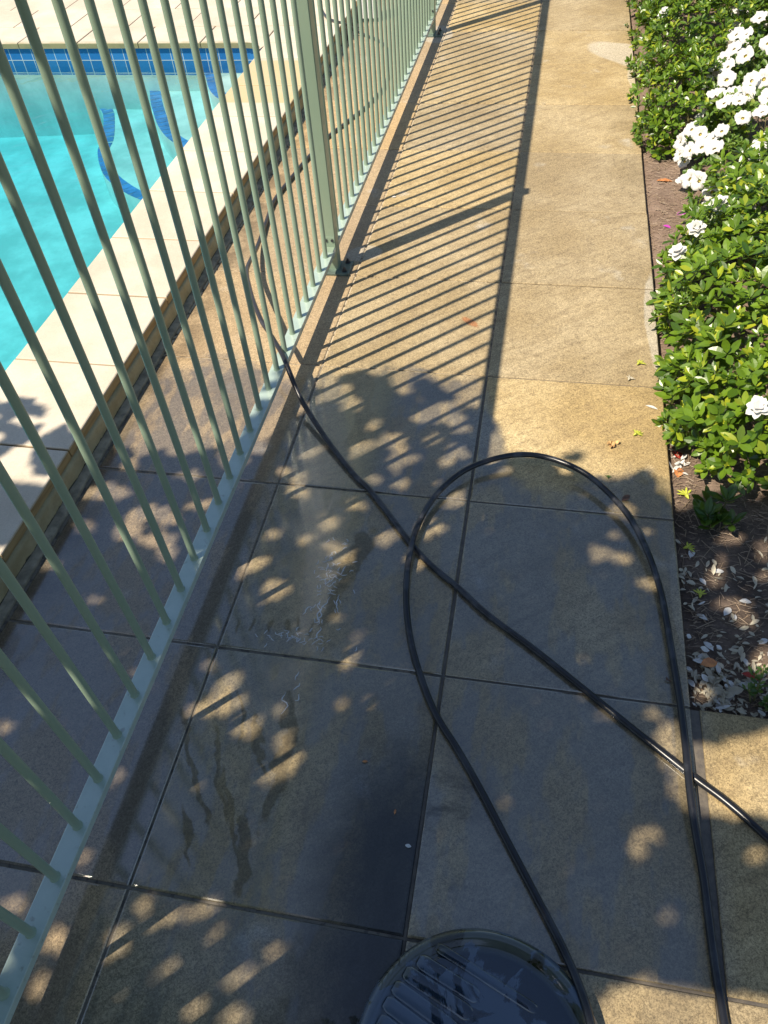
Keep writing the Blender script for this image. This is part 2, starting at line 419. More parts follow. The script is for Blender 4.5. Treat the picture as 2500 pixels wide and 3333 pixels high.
# ================================================================ setting
# soil under everything, as a ring round the pool
PX0, PX1, PY0, PY1 = -6.0, -1.07, -0.6, 4.87
mb = MB(); z = -.07; Bd = 60
for (x0, x1, y0, y1) in ((-Bd, PX0, -Bd, Bd), (PX1, Bd, -Bd, Bd), (PX0, PX1, -Bd, PY0), (PX0, PX1, PY1, Bd)):
    mb.add([(x0,y0,z),(x1,y0,z),(x1,y1,z),(x0,y1,z)], [(0,1,2,3)])
g_ = NT('garden_ground'); gv = g_.obj()
g_.P(Base_Color=g_.mix(g_.ramp(g_.noise(gv, .8, 6, .6), .35, .65), C3(.05, .075, .02), C3(.10, .085, .045)), Roughness=.95); g_.bump(g_.noise(gv, 40, 4), .8, .01)
mb.build('ground', g_.m, kind='structure')

# paving
mb = MB(); gp = .0030
cols = [(-.612, 0.0), (0.0, XB), (XB, XC), (XC, 1.787), (1.787, 2.383), (2.383, 2.979)]
for ci, (x0, x1) in enumerate(cols):
    for r in range(-4, 17):
        y0, y1 = r*.6, r*.6+.6
        if ci >= 3 and r >= 1: continue
        jx = rs.uniform(-.0008, .0008); jz = rs.uniform(-.0012, .0012)
        g0 = gp + (.001 if ci == 2 else .016 if ci == 3 else 0)
        mb.bevel_box(x0+g0+jx, x1-gp+jx, y0+gp, y1-gp+rs.uniform(-.001, .001), -.045, jz, .0045, .003)
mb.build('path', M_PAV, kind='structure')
mb = MB()
mb.add([(-.64,-2.6,-.0045),(XC-.004,-2.6,-.0045),(XC-.004,10.4,-.0045),(-.64,10.4,-.0045)], [(0,1,2,3)])
mb.add([(XC-.004,-2.6,-.0045),(3.0,-2.6,-.0045),(3.0,.596,-.0045),(XC-.004,.596,-.0045)], [(0,1,2,3)])
mb.build('path_grout', M_GROUT, kind='structure')

# soil of the flower bed (bumpy)
nx, ny = 110, 300; bx0, bx1, by0, by1 = XC+.003, 3.4, .604, 9.0
import mathutils.noise as mn
vs = []; fs = []
def soil_z(x, y):
    h = mn.fractal(Vector((x*7, y*7, 3.1)), .8, 2.1, 4)*.010 + mn.noise(Vector((x*2.2, y*2.2, 9)))*.012
    e = min(1, (x-bx0)/.06)
    return -.030 + h*(.3+.7*e) - .012*(1-e)
for j in range(ny+1):
    for i in range(nx+1):
        x = bx0 + (bx1-bx0)*(i/nx)**1.5; y = by0 + (by1-by0)*(j/ny)**1.35
        vs.append((x, y, soil_z(x, y)))
for j in range(ny):
    for i in range(nx):
        a = j*(nx+1)+i; fs.append((a, a+1, a+nx+2, a+nx+1))
mesh_obj('soil_bed', vs, fs, M_SOIL, smooth=True, kind='structure')

# ---- pool
ZC = .110
pool = tag(empty('swimming_pool', (-3.5, 2.1, 0)), 'swimming pool with blue waterline tiles and pale plaster behind the fence', 'swimming pool')
def child(o, root):
    o.parent = root; o.matrix_parent_inverse = root.matrix_world.inverted() if root.matrix_world != Matrix() else Matrix.Translation(-Vector(root.location)); return o
def cb(mb, name, mat, root, smooth=False):
    """build at world coordinates, then parent to a root that stands elsewhere"""
    o = mb.build(name, mat, None, smooth); o.parent = root
    o.matrix_parent_inverse = Matrix.LocRotScale(root.location, root.rotation_euler, None).inverted(); return o
R_ = .13
def arc(cx, cy, r, a0, a1, n=8): return [(cx+r*math.cos(a0+(a1-a0)*i/n), cy+r*math.sin(a0+(a1-a0)*i/n)) for i in range(n+1)]
# shell outline (inner face), anticlockwise with rounded far right corner
outl = [(PX0, PY0), (PX1, PY0)] + arc(PX1-R_, PY1-R_, R_, 0, math.pi/2) + [(PX0, PY1)]
def floor_z(x, y): return -.47 - .30*max(0, min(1, (3.4-y)/3.4)) - .12*max(0, min(1, (-2.2-x)/2.5))
mb = MB(); n = len(outl)
vs = [(x, y, -.09) for x, y in outl] + [(x, y, -1.2) for x, y in outl]
mb.add(vs, [(i, i+n, (i+1) % n + n, (i+1) % n) for i in range(n)])
cb(mb, 'pool_wall', M_PLA, pool)
mb = MB(); fx, fy = 24, 24; vs = []; fs = []
for j in range(fy+1):
    for i in range(fx+1):
        x = PX0 + (PX1-PX0)*i/fx; y = PY0+(PY1-PY0)*j/fy; vs.append((x, y, floor_z(x, y)))
for j in range(fy):
    for i in range(fx):
        a = j*(fx+1)+i; fs.append((a, a+1, a+fx+2, a+fx+1))
mb.add(vs, fs); cb(mb, 'pool_floor', M_PLA, pool, True)
mb = MB()
vs = [(x, y, .084) for x, y in outl] + [(x, y, -.09) for x, y in outl]
mb.add(vs, [(i, i+n, (i+1) % n + n, (i+1) % n) for i in range(n)])
cb(mb, 'waterline_tiles', M_TILE, pool)
C1 = [(-2.391, 4.895), (-2.309, 4.791), (-2.215, 4.59), (-2.12, 4.353), (-2.089, 4.217), (-1.978, 4.004), (-1.866, 3.844), (-1.747, 3.732), (-1.632, 3.643), (-1.509, 3.576), (-1.30, 3.49), (-1.03, 3.44)]
C2 = [(-1.972, 4.903), (-1.881, 4.693), (-1.781, 4.495), (-1.676, 4.308), (-1.565, 4.154), (-1.456, 4.049), (-1.30, 3.95), (-1.03, 3.86)]
C3_ = [(-1.552, 4.91), (-1.485, 4.76), (-1.415, 4.605), (-1.342, 4.497), (-1.268, 4.421), (-1.15, 4.36), (-1.03, 4.33)]
M_STILE = simple('blue_step_tile', (.05, .17, .42), .3, .3, 9)
for Cc, zt, zb in ((C1, -.31, -.62), (C2, -.19, -.315), (C3_, -.08, -.195)):
    q = spline([(x, y, 0) for x, y in Cc], .02)
    mb = MB(); m_ = len(q)
    poly = [(p.x, p.y) for p in q] + [(-1.03, 4.91)]
    k_ = len(poly)
    mb.add([(x, y, zt) for x, y in poly], [tuple(range(k_))])
    mb.add([(x, y, zt) for x, y in poly[:-1]] + [(x, y, zb) for x, y in poly[:-1]], [(i, i+1, i+1+k_-1, i+k_-1) for i in range(k_-2)])
    st = cb(mb, 'pool_step', M_PLA, pool)
    mb = MB(); L = 0; i = 0; w = .075
    while i < m_-1:
        j = i
        while j < m_-1 and (q[j]-q[i]).length < .062: j += 1
        a, b = q[i], q[j]; t = (b-a).normalized(); nn = Vector((-t.y, t.x, 0))
        a2 = a + t*.004; b2 = b - t*.003
        if nn.dot(Vector((-1.03, 4.91, 0))-a) < 0: nn = -nn
        ins = nn*w
        mb.add([(*a2.xy, zt+.002), (*b2.xy, zt+.002), (*(b2+ins).xy, zt+.002), (*(a2+ins).xy, zt+.002)], [(0, 1, 2, 3)])
        i = j
    e = mb.build('edge_tiles', M_STILE); e.parent = st
# water body, its sides sunk 5 mm into the shell
mb = MB(); e_ = .005
wo = [(PX0-e_, PY0-e_), (PX1+e_, PY0-e_)] + arc(PX1-R_, PY1-R_, R_+e_, 0, math.pi/2) + [(PX0-e_, PY1+e_)]
n = len(wo); mb.add([(x, y, 0) for x, y in wo]+[(x, y, -1.19) for x, y in wo], [tuple(range(n)), tuple(range(2*n-1, n-1, -1))]+[(i, i+n, (i+1) % n+n, (i+1) % n) for i in range(n)])
mb.build('water', M_WAT, kind='structure')

# ---- coping and deck slabs
XW = -.655
mb = MB(); g2 = .0025
y = PY0-.42
ys = [1.586-.426*k for k in range(0, 8)][::-1] + [1.586+.426*k for k in range(1, 9)]
ys = [v_ for v_ in ys if v_ < 4.75]
for a, b in zip(ys[:-1], ys[1:]):
    mb.bevel_box(XW-.415, XW, a+g2, b-g2, ZC-.034, ZC+rs.uniform(-.001, .001), .005, .006)
ya = ys[-1]
mb.bevel_box(XW-.415, XW, ya+g2, 4.85-g2, ZC-.034, ZC, .005, .006)
# far deck rows
xx = XW; rows = [(4.85, 5.17), (5.17, 5.55), (5.55, 6.0), (6.0, 6.45), (6.45, 6.9), (6.9, 7.35), (7.35, 7.8)]
for ri, (a, b) in enumerate(rows):
    x1 = XW if ri else XW; k_ = 0
    while x1 > -7:
        x0 = x1-.43-(.2 if k_ == 0 and ri % 2 else 0)
        mb.bevel_box(x0+g2, x1-g2, a+g2, b-g2, ZC-.034, ZC+rs.uniform(-.001, .001), .005 if ri == 0 else .003, .006 if ri == 0 else .003); x1 = x0; k_ += 1
for a in range(-8, 12):   # left and near sides of the pool
    mb.bevel_box(-6.42, -6.0+.012, a*.43+g2, a*.43+.43-g2, ZC-.034, ZC, .004)
for a in range(0, 12):
    mb.bevel_box(-6.0+a*.43+.02, -6.0+a*.43+.43+.015, -1.02, -.59, ZC-.034, ZC, .004)
# rounded corner fillet
ar = arc(PX1-R_-.012, 4.85-R_, R_, 0, math.pi/2)
cx_, cy_ = PX1+.02, 4.86
top = [(x, y_, ZC-.0005) for x, y_ in ar] + [(cx_, cy_, ZC-.0005)]
k_ = len(top); mb.add([*top, *[(x, y_, ZC-.034) for x, y_, _ in top]], [tuple(range(k_))]+[(i, i+k_, i+k_+1, i+1) for i in range(k_-1)])
cop = mb.build('pool_coping', M_COP)
tag(cop, 'cream stone coping slabs along the pool edge with raw brown cut edges', 'pool coping')
# filling under the deck
mb = MB(); mb.box(PX0-.42, XW-.02, 4.875, 8.0, -.06, ZC-.036); mb.build('deck_base', M_CEM, kind='structure')

# ---- low wall under the coping: render course, mortar crack, footing ledge
wall = tag(empty('retaining_wall', (XW, 2.0, 0)), 'low cracked cream rendered wall with black mould under the pool coping', 'wall')
def rough_strip(xf, z0, z1, amp, seed, y0=-2.4, y1=5.12, n=420, back=.25, zamp=.0):
    vs = []; fs = []; R2 = 4
    for i in range(n+1):
        yy = y0+(y1-y0)*i/n
        for r in range(R2+1):
            zz = z0+(z1-z0)*r/R2
            d = mn.fractal(Vector((yy*9, zz*30, seed)), .7, 2.2, 4)*amp
            if r in (0, R2): d -= amp*.8
            zo = mn.noise(Vector((yy*22, seed, 5)))*zamp if r == R2 else 0
            vs.append((xf+d, yy, zz+zo))
        vs.append((xf-back, yy, z1))
    w_ = R2+2
    for i in range(n):
        for r in range(w_-1):
            a = i*w_+r; fs.append((a, a+w_, a+w_+1, a+1))
    return vs, fs
mb = MB(); v_, f_ = rough_strip(XW+.006, .0, .0705, .004, 1.0, zamp=.002); mb.add(v_, f_)
rc = cb(mb, 'render_course', M_REN, wall, True)
mb = MB(); v_, f_ = rough_strip(XW+.036, -.01, .008, .003, 7.0, back=.05, zamp=.002); mb.add(v_, f_)
cb(mb, 'footing_ledge', M_CEM, wall, True)
mb = MB(); mb.box(XW-.24, XW-.012, -2.4, 5.1, -.06, .0755); cb(mb, 'mortar_bed', simple('dark_mortar', (.035, .028, .02), .95, .3, 60, .8, .004), wall)

# ================================================================ fence
def fxx(y): return -.1087 + .00363*y
fence = tag(empty('metal_fence', (fxx(2.447), 2.447, 0)), 'sage green tubular metal pool fence with round pickets and square posts', 'fence')
PITCH = 2.891; p0 = 2.447
posts = [p0-PITCH-1.95, p0-PITCH, p0, p0+PITCH, p0+2*PITCH]
pk_mesh = None
def fence_part(mb, name, mat, root=fence, smooth=False): return cb(mb, name, mat, root, smooth)
# shared picket mesh, centred on its foot
pm = MB(); n = 18; r = .0092
ring = [(r*math.cos(2*math.pi*i/n), r*math.sin(2*math.pi*i/n)) for i in range(n)]
w0 = [(x*1.28, y*1.28, .1115) for x, y in ring]; w1 = [(x*1.10, y*1.10, .1145) for x, y in ring]
vs = w0 + w1 + [(x, y, .1175) for x, y in ring] + [(x, y, 1.42) for x, y in ring]
fs = [(k*n+i, k*n+(i+1) % n, (k+1)*n+(i+1) % n, (k+1)*n+i) for k in range(3) for i in range(n)]
pm.add(vs, fs)
pick0 = None
inv = Matrix.LocRotScale(fence.location, fence.rotation_euler, None).inverted()
for a, b in zip(posts[:-1], posts[1:]):
    for z0, z1, nm in ((.089, .112, 'bottom_rail'), (1.418, 1.440, 'top_rail')):
        mb = MB(); y0, y1 = a+.026, b-.026; w = .0235; e = .002
        prof = [(-w, z0+e), (-w, z1-e), (-w+e*.3, z1-e*.3), (-w+e, z1), (w-e, z1), (w-e*.3, z1-e*.3), (w, z1-e), (w, z0+e), (w-e, z0), (-w+e, z0)]
        k = len(prof)
        vs = [(fxx(y0)+x, y0, z) for x, z in prof]+[(fxx(y1)+x, y1, z) for x, z in prof]
        mb.add(vs, [(i, (i+1) % k, (i+1) % k+k, i+k) for i in range(k)]+[tuple(range(k))[::-1], tuple(range(k, 2*k))])
        fence_part(mb, nm, M_RAIL)
    m = int(round((b-a)/.10325))-1
    for i in range(m):
        yy = b-.1032-.10325*i
        if pick0 is None:
            pick0 = pm.build('picket', M_FEN, None, True); o = pick0
        else:
            o = pick0.copy(); COL.objects.link(o)
        o.parent = fence; o.matrix_parent_inverse = inv
        o.location = (fxx(yy), yy, 0); o.rotation_euler = (0, 0, rnd.uniform(0, 6))
for yy in posts:
    xx = fxx(yy); h = .0255
    mb = MB(); b_ = .003
    cs = []
    for sx, sy in ((-1,-1), (1,-1), (1,1), (-1,1)):
        if sx*sy > 0: cs += [(sx*h, sy*(h-b_)), (sx*(h-b_), sy*h)] if sx < 0 else [(sx*h, sy*(h-b_)), (sx*(h-b_), sy*h)]
        else: cs += [(sx*(h-b_), sy*h), (sx*h, sy*(h-b_))]
    k = len(cs)
    mb.add([(xx+x, yy+y, .010) for x, y in cs]+[(xx+x, yy+y, 1.476) for x, y in cs], [(i, (i+1) % k, (i+1) % k+k, i+k) for i in range(k)])
    po = fence_part(mb, 'post', M_FEN)
    mb = MB(); mb.bevel_box(xx-.0275, xx+.0275, yy-.0275, yy+.0275, 1.460, 1.484, .006)
    o = mb.build('post_cap', M_FEN); o.parent = po
    mb = MB(); mb.bevel_box(xx-.078, xx+.074, yy-.055, yy+.05, .001, .0115, .004)
    bp = mb.build('base_plate', simple('plate_paint', (.10, .14, .12), .4, .3, 40) if 'plate_paint' not in bpy.data.materials else bpy.data.materials['plate_paint']); bp.parent = po
    for bx, by in ((.052, -.034), (.052, .034), (-.052, -.034), (-.052, .034)):
        mb = MB()
        mb.tube([(xx+bx, yy+by, .0114), (xx+bx, yy+by, .0135)], .0115, 16)
        mb.tube([(xx+bx, yy+by, .0135), (xx+bx, yy+by, .0205)], .0085, 6)
        mb.tube([(xx+bx, yy+by, .0205), (xx+bx, yy+by, .029)], .0045, 10)
        o = mb.build('bolt', M_BOLT); o.parent = po
    for s in (-1, 1):
        for zc in (.1125, 1.4405):
            mb = MB(); f = yy+s*.0258
            ya, yb = sorted((f, f+s*.0025)); mb.bevel_box(xx-.0225, xx+.0225, ya, yb, zc, zc+(.046 if zc < 1 else .03), .0008)
            ya, yb = sorted((f+s*.0028, f+s*.040)); mb.bevel_box(xx-.021, xx+.021, ya, yb, zc, zc+.0028, .001)
            br = fence_part(mb, 'rail_bracket', M_FEN)
            for bx in (-.012, .013):
                mb = MB(); zz = zc+(.031 if zc < 1 else .018)
                mb.tube([(xx+bx, f+s*.0024, zz), (xx+bx, f+s*.0062, zz)], .0058, 12)
                o = mb.build('screw', M_BOLT); o.parent = br

# ================================================================ hose
S1=[(-2.2,7.5,.12),(-1.5,7.1,.12),(-1.2,6.7,.12),(-1.084, 6.259, 0.12), (-0.977, 5.875, 0.12), (-0.88, 5.525, 0.12), (-0.8, 5.328, 0.12), (-0.736, 5.233, 0.12), (-0.674, 5.19, 0.119), (-0.639, 5.215, 0.10), (-0.617, 5.289, 0.06), (-0.569, 5.321, 0.018), (-0.496, 5.266, 0.012), (-0.429, 5.2, 0.012), (-0.353, 5.084, 0.012), (-0.288, 4.863, 0.012), (-0.256, 4.656, 0.012), (-0.241, 4.46, 0.012), (-0.245, 4.329, 0.012), (-0.297, 4.08, 0.012), (-0.334, 3.97, 0.012), (-0.372, 3.846, 0.012), (-0.415, 3.716, 0.012), (-0.464, 3.459, 0.012), (-0.491, 3.247, 0.012), (-0.514, 3.004, 0.012), (-0.495, 2.784, 0.012), (-0.461, 2.539, 0.03), (-0.426, 2.33, 0.075), (-0.394, 2.216, 0.1), (-0.345, 2.1, 0.12), (-0.291, 1.983, 0.135), (-0.22, 1.854, 0.138), (-0.18, 1.801, 0.133), (-0.144, 1.754, 0.124), (-0.105, 1.697, 0.123), (-0.07, 1.637, 0.115), (-0.028, 1.573, 0.075), (0.016, 1.515, 0.045), (0.123, 1.382, 0.02), (0.233, 1.255, 0.012), (0.297, 1.193, 0.012), (0.388, 1.082, 0.011), (0.447, 1.01, 0.010), (0.518, 0.936, 0.01), (0.604, 0.867, 0.01), (0.686, 0.794, 0.01), (0.811, 0.705, 0.01), (0.927, 0.616, 0.01), (1.014, 0.548, 0.01), (1.115, 0.47, 0.01), (1.181, 0.42, 0.01), (1.236, 0.382, 0.01), (1.288, 0.339, 0.01), (1.337, 0.294, 0.01),
 (1.6,.05,.01),(1.72,-.3,.01),(1.6,-.62,.01),(1.35,-.62,.01),(1.23,-.35,.012)]
S2=[(1.199, -0.066, 0.012), (1.195, -0.023, 0.011), (1.188, 0.077, 0.01), (1.182, 0.204, 0.012), (1.17, 0.311, 0.022), (1.164, 0.388, 0.030), (1.163, 0.474, 0.029), (1.161, 0.595, 0.02), (1.154, 0.711, 0.014), (1.144, 0.832, 0.016), (1.132, 0.933, 0.018), (1.103, 1.051, 0.025), (1.059, 1.164, 0.03), (0.995, 1.257, 0.035), (0.927, 1.321, 0.04), (0.843, 1.363, 0.042), (0.759, 1.376, 0.042), (0.676, 1.356, 0.04), (0.588, 1.304, 0.036), (0.526, 1.231, 0.032), (0.483, 1.138, 0.03), (0.461, 1.03, 0.030), (0.458, 0.923, 0.026), (0.469, 0.813, 0.016), (0.496, 0.701, 0.012), (0.536, 0.597, 0.011), (0.591, 0.491, 0.01), (0.657, 0.404, 0.01), (0.719, 0.316, 0.01), (0.788, 0.21, 0.01), (0.851, 0.114, 0.01), (0.909, 0.022, 0.014), (0.945, -0.056, 0.03), (0.959, -0.11, 0.041), (0.974, -0.17, 0.043),(.995,-.3,.035),(1.01,-.5,.01),(1.0,-.9,.01)]
mb = MB(); mb.tube(spline(S1+S2, .012), .0087, 14)
tag(mb.build('garden_hose', M_HOSE, None, True), 'black rubber garden hose looped on the wet paving and passing through the fence', 'hose')

# ================================================================ lid
LX, LY = .765, -.19
lid = tag(empty('bin_lid', (LX, LY, 0)), 'round dark wet plastic lid with raised ribs lying in the puddle', 'lid')
prof = [(.231, .000), (.232, .010), (.229, .019), (.222, .026), (.214, .029), (.206, .028), (.200, .0245), (.196, .0235), (.191, .0245), (.186, .0275), (.178, .029), (.10, .0305), (.0, .031)]
n = 96; vs = []; fs = []
for r_, z_ in prof[:-1]:
    for i in range(n):
        a = 2*math.pi*i/n; q = 1+.0015*math.sin(3*a)
        vs.append((r_*math.cos(a)*q, r_*math.sin(a)*q, z_+.0008*math.sin(2*a+1)))
for j in range(len(prof)-2):
    for i in range(n):
        a = j*n+i; b = j*n+(i+1) % n; fs.append((a, b, b+n, a+n))
fs.append(tuple(range((len(prof)-2)*n, (len(prof)-1)*n)))
mesh_obj('lid_plate', vs, fs, M_LID, lid, True)
def rib(x0, y0, x1, y1, w=.015, h=.0045):
    a = Vector((x0-LX, y0-LY, 0)); b = Vector((x1-LX, y1-LY, 0)); t = (b-a).normalized(); s = Vector((-t.y, t.x, 0))
    secs = [(0, .35), (.006, .8), (.014, 1), (-.014, 1), (-.006, .8), (0, .35)]
    vs = []; fs = []; L = (b-a).length
    ds = [0, .006, .014, L-.014, L-.006, L]; sc_ = [.25, .8, 1, 1, .8, .25]
    cross = [(-1, -.1), (-.92, .55), (-.6, .95), (.6, .95), (.92, .55), (1, -.1)]
    for d, q in zip(ds, sc_):
        for cx, cz in cross: vs.append(a+t*d+s*(cx*w*(.45+.55*q))+Vector((0, 0, .0295+h*cz*q)))
    k = len(cross)
    for i in range(len(ds)-1):
        for j in range(k-1): fs.append((i*k+j, i*k+j+1, (i+1)*k+j+1, (i+1)*k+j))
    mesh_obj('rib', vs, fs, M_LID, lid, True)
for q in [(0.631, -0.039, 0.751, -0.083), (0.608, -0.063, 0.74, -0.113), (0.591, -0.09, 0.715, -0.142), (0.579, -0.118, 0.7, -0.17), (0.573, -0.148, 0.69, -0.2), (0.6, -0.2, 0.7, -0.245)]: rib(*q)
rib(.662, -.010, .858, -.085, .010, .004)
# ================================================================ slim white bin at the far end
sb = tag(empty('plastic_bin', (-.565, 5.66, 0)), 'narrow white plastic bin on dark feet seen through the far pickets', 'bin')
M_WP = simple('white_resin', (.80, .80, .80), .4, .03)
mb = MB(); mb.bevel_box(-.065, .065, -.06, .06, .022, .46, .008); mb.build('body', M_WP, sb)
mb = MB(); mb.bevel_box(-.072, .072, -.067, .067, .461, .49, .008); mb.build('lid', M_WP, sb)
for sx in (-1, 1):
    for sy in (-1, 1):
        mb = MB(); mb.bevel_box(sx*.05-.014, sx*.05+.014, sy*.045-.014, sy*.045+.014, .001, .0215, .003); mb.build('foot', M_BOLT, sb)

# ================================================================ plants
TT = np.array([0, .28, .58, .84, 1.0]); WW = np.array([.04, .78, 1.0, .60, 0.0])
def leaves_mesh(P, D, N, L, W, curl, fold=.25):
    """P base, D direction, N leaf normal (arrays n x 3), L length, W half width"""
    P = np.asarray(P); D = np.asarray(D); N = np.asarray(N); n = len(P)
    L = np.asarray(L)[:, None]; W = np.asarray(W)[:, None]; curl = np.asarray(curl)[:, None]
    D = D/np.linalg.norm(D, axis=1, keepdims=True)
    S = np.cross(D, N); S /= np.linalg.norm(S, axis=1, keepdims=True)+1e-9; N = np.cross(S, D)
    V = np.zeros((n, 11, 3)); V[:, 0] = P
    for j in range(1, 4):
        mid = P + D*L*TT[j] - N*(curl*L*TT[j]**2)
        V[:, 1+(j-1)*3] = mid - S*W*WW[j] + N*(W*WW[j]*fold)
        V[:, 2+(j-1)*3] = mid
        V[:, 3+(j-1)*3] = mid + S*W*WW[j] + N*(W*WW[j]*fold)
    V[:, 10] = P + D*L - N*(curl*L)
    F = [(0, 2, 1), (0, 3, 2), (1, 2, 5, 4), (2, 3, 6, 5), (4, 5, 8, 7), (5, 6, 9, 8), (7, 8, 10), (8, 9, 10)]
    fs = []
    for i in range(n):
        b = i*11
        fs += [tuple(b+q for q in f) for f in F]
    return V.reshape(-1, 3), fs

def rosettes(C, Nn, k=(5, 8), L=(.032, .056), wr=.23, rise=.95):
    P = []; D = []; NN = []; LL = []; WH = []; CU = []
    for c, nrm in zip(C, Nn):
        nrm = nrm/np.linalg.norm(nrm)
        t = np.cross(nrm, [0.3, .9, .1]); t /= np.linalg.norm(t); b = np.cross(nrm, t)
        m = rs.randint(*k); ph = rs.uniform(0, 6.28); sz = rs.uniform(*L)
        for i in range(m):
            a = ph + i*2.4 + rs.uniform(-.25, .25); young = i/(m)
            r_ = rise*(.25+1.1*young)+rs.uniform(-.1, .15)
            rd = t*math.cos(a)+b*math.sin(a)
            d = rd + nrm*r_
            P.append(c - nrm*.012*(1-young) + rd*.002); D.append(d); NN.append(nrm - rd*.3*r_ + rs.normal(0, .12, 3))
            l = sz*(1.15-.45*young)*rs.uniform(.85, 1.12); LL.append(l); WH.append(l*wr*rs.uniform(.85, 1.15)); CU.append(rs.uniform(-.22, .20))
    return P, D, NN, LL, WH, CU

def sample_blobs(blobs, dens, sc_=1.0, zmin=.02, xmin=None, keep=None, inside=.97):
    C = []; Nn = []
    for (cx, cy, cz, rx, ry, rz) in blobs:
        rx_, ry_, rz_ = rx*sc_, ry*sc_, rz*sc_
        area = 2.4*math.pi*((rx_*ry_+rx_*rz_+ry_*rz_)/3)*1.4
        for _ in range(int(area*dens)):
            u = rs.normal(size=3); u /= np.linalg.norm(u)
            if u[2] < -.45: continue
            bump = 1+.24*mn.noise(Vector((u[0]*2.6+cx*3, u[1]*2.6+cy*3, u[2]*2.6)))+.10*mn.noise(Vector((u[0]*7+cx*3, u[1]*7+cy*3, u[2]*7)))
            p = np.array([cx+u[0]*rx_*bump, cy+u[1]*ry_*bump, cz+u[2]*rz_*bump])
            if p[2] < zmin or (xmin is not None and p[0] < xmin+rs.uniform(0, .03)): continue
            if any(((p[0]-b[0])/(b[3]*sc_))**2+((p[1]-b[1])/(b[4]*sc_))**2+((p[2]-b[2])/(b[5]*sc_))**2 < inside**2 for b in blobs if b[0] != cx or b[1] != cy): continue
            if keep and not keep(p): continue
            nn = np.array([u[0]/rx, u[1]/ry, u[2]/rz]); nn /= np.linalg.norm(nn)
            nn = nn*.75+np.array([-.1, -.1, .75])+rs.normal(0, .22, 3)
            C.append(p); Nn.append(nn)
    return C, Nn

def join_lists(*ls):
    out = [[] for _ in range(6)]
    for l in ls:
        for i in range(6): out[i] += list(l[i])
    return out

def stems(mb, blobs, base, nst, r0=.006):
    for i in range(nst):
        b = blobs[rs.randint(len(blobs))]
        u = rs.normal(size=3); u[2] = abs(u[2]); u /= np.linalg.norm(u)
        e = np.array([b[0]+u[0]*b[3]*.9, b[1]+u[1]*b[4]*.9, b[2]+u[2]*b[5]*.9])
        s = np.array([b[0]+rs.uniform(-.1, .1), b[1]+rs.uniform(-.1, .1), -.05])
        m = (s+e)/2+np.array([0, 0, .05])+rs.normal(0, .03, 3)
        mb.tube(spline([s, m, e], .06), [r0*(1-.07*q) for q in range(60)], 6) if False else mb.tube([s, (s+m)/2+rs.normal(0, .008, 3), m, (m+e)/2+rs.normal(0, .01, 3), e], [r0, r0*.85, r0*.7, r0*.5, r0*.3], 6)

def petal_flower(npet, layers, rad_, wr, cup, seed):
    r2 = np.random.RandomState(seed); P = []; D = []; NN = []; L = []; W = []; CU = []
    for l in range(layers):
        q = l/max(1, layers-1) if layers > 1 else 0
        for i in range(npet-l):
            a = 2*math.pi*i/(npet-l)+l*.5+r2.uniform(-.15, .15)
            up = cup+q*1.1+r2.uniform(-.12, .12)
            P.append((0, 0, .002+.004*l)); D.append((math.cos(a), math.sin(a), up)); NN.append((-up*math.cos(a), -up*math.sin(a), 1))
            ll = rad_*(1-.32*q)*r2.uniform(.88, 1.1); L.append(ll); W.append(ll*wr*r2.uniform(.85, 1.15)); CU.append(r2.uniform(-.05, .3))
    return leaves_mesh(P, D, NN, L, W, CU, .2)
gar_me = []
for s_ in range(3):
    v_, f_ = petal_flower(7, 3, .036, .36, .15, 20+s_)
    me = bpy.data.meshes.new('gardenia_flower'); me.from_pydata([tuple(q) for q in v_], [], f_); me.materials.append(M_WHITE); gar_me.append(me)
wil_me = []
for s_ in range(2):
    v_, f_ = petal_flower(6, 3, .030, .26, .5, 40+s_)
    me = bpy.data.meshes.new('wilted_flower'); me.from_pydata([tuple(q) for q in v_], [], f_); me.materials.append(M_CREAM); wil_me.append(me)

def petunia_mesh(seed):
    r2 = np.random.RandomState(seed); vs = [(0, 0, -.012)]; fs = []; mi = []
    rings = [(.006, -.004), (.012, .003), (.020, .007), (.029, .006), (.0315, .003)]
    n = 40; ph = r2.uniform(0, 6); tl = r2.uniform(-.12, .12, 5)
    for j, (r_, z_) in enumerate(rings):
        for i in range(n):
            a = 2*math.pi*i/n; lob = abs(math.cos(2.5*a+ph)); q = j/(len(rings)-1)
            rr = r_*(1-q*.17*(1-lob**.6)); 
            zz = z_ + q*(.0035*math.sin(10*a+ph*2)+.003*math.sin(3*a+ph)+.002*math.cos(17*a)) - q*.004*(1-lob)
            vs.append((rr*math.cos(a)*(1+.1*tl[0]), rr*math.sin(a), zz))
    for i in range(n): fs.append((0, 1+i, 1+(i+1) % n)); mi.append(1)
    for j in range(len(rings)-1):
        for i in range(n):
            a = 1+j*n+i; b = 1+j*n+(i+1) % n; fs.append((a, a+n, b+n, b)[::-1]); mi.append(0)
    me = bpy.data.meshes.new('petunia_flower'); me.from_pydata(vs, [], fs)
    me.materials.append(M_WHITE); me.materials.append(M_YEL)
    me.polygons.foreach_set('material_index', mi); me.polygons.foreach_set('use_smooth', [True]*len(fs)); return me
pet_me = [petunia_mesh(s_) for s_ in range(5)]

def put(me, name, root, p, nrm, sc_=1.0, spin=None):
    o = bpy.data.objects.new(name, me); COL.objects.link(o)
    q = Vector(nrm).normalized().to_track_quat('Z', 'Y')
    o.rotation_mode = 'QUATERNION'
    from mathutils import Quaternion
    o.rotation_quaternion = q @ Quaternion((0, 0, 1), rnd.uniform(0, 6.28) if spin is None else spin)
    o.scale = (sc_, sc_, sc_)
    if root is not None:
        o.parent = root; o.location = Vector(p)-root.location
    else: o.location = p
    return o

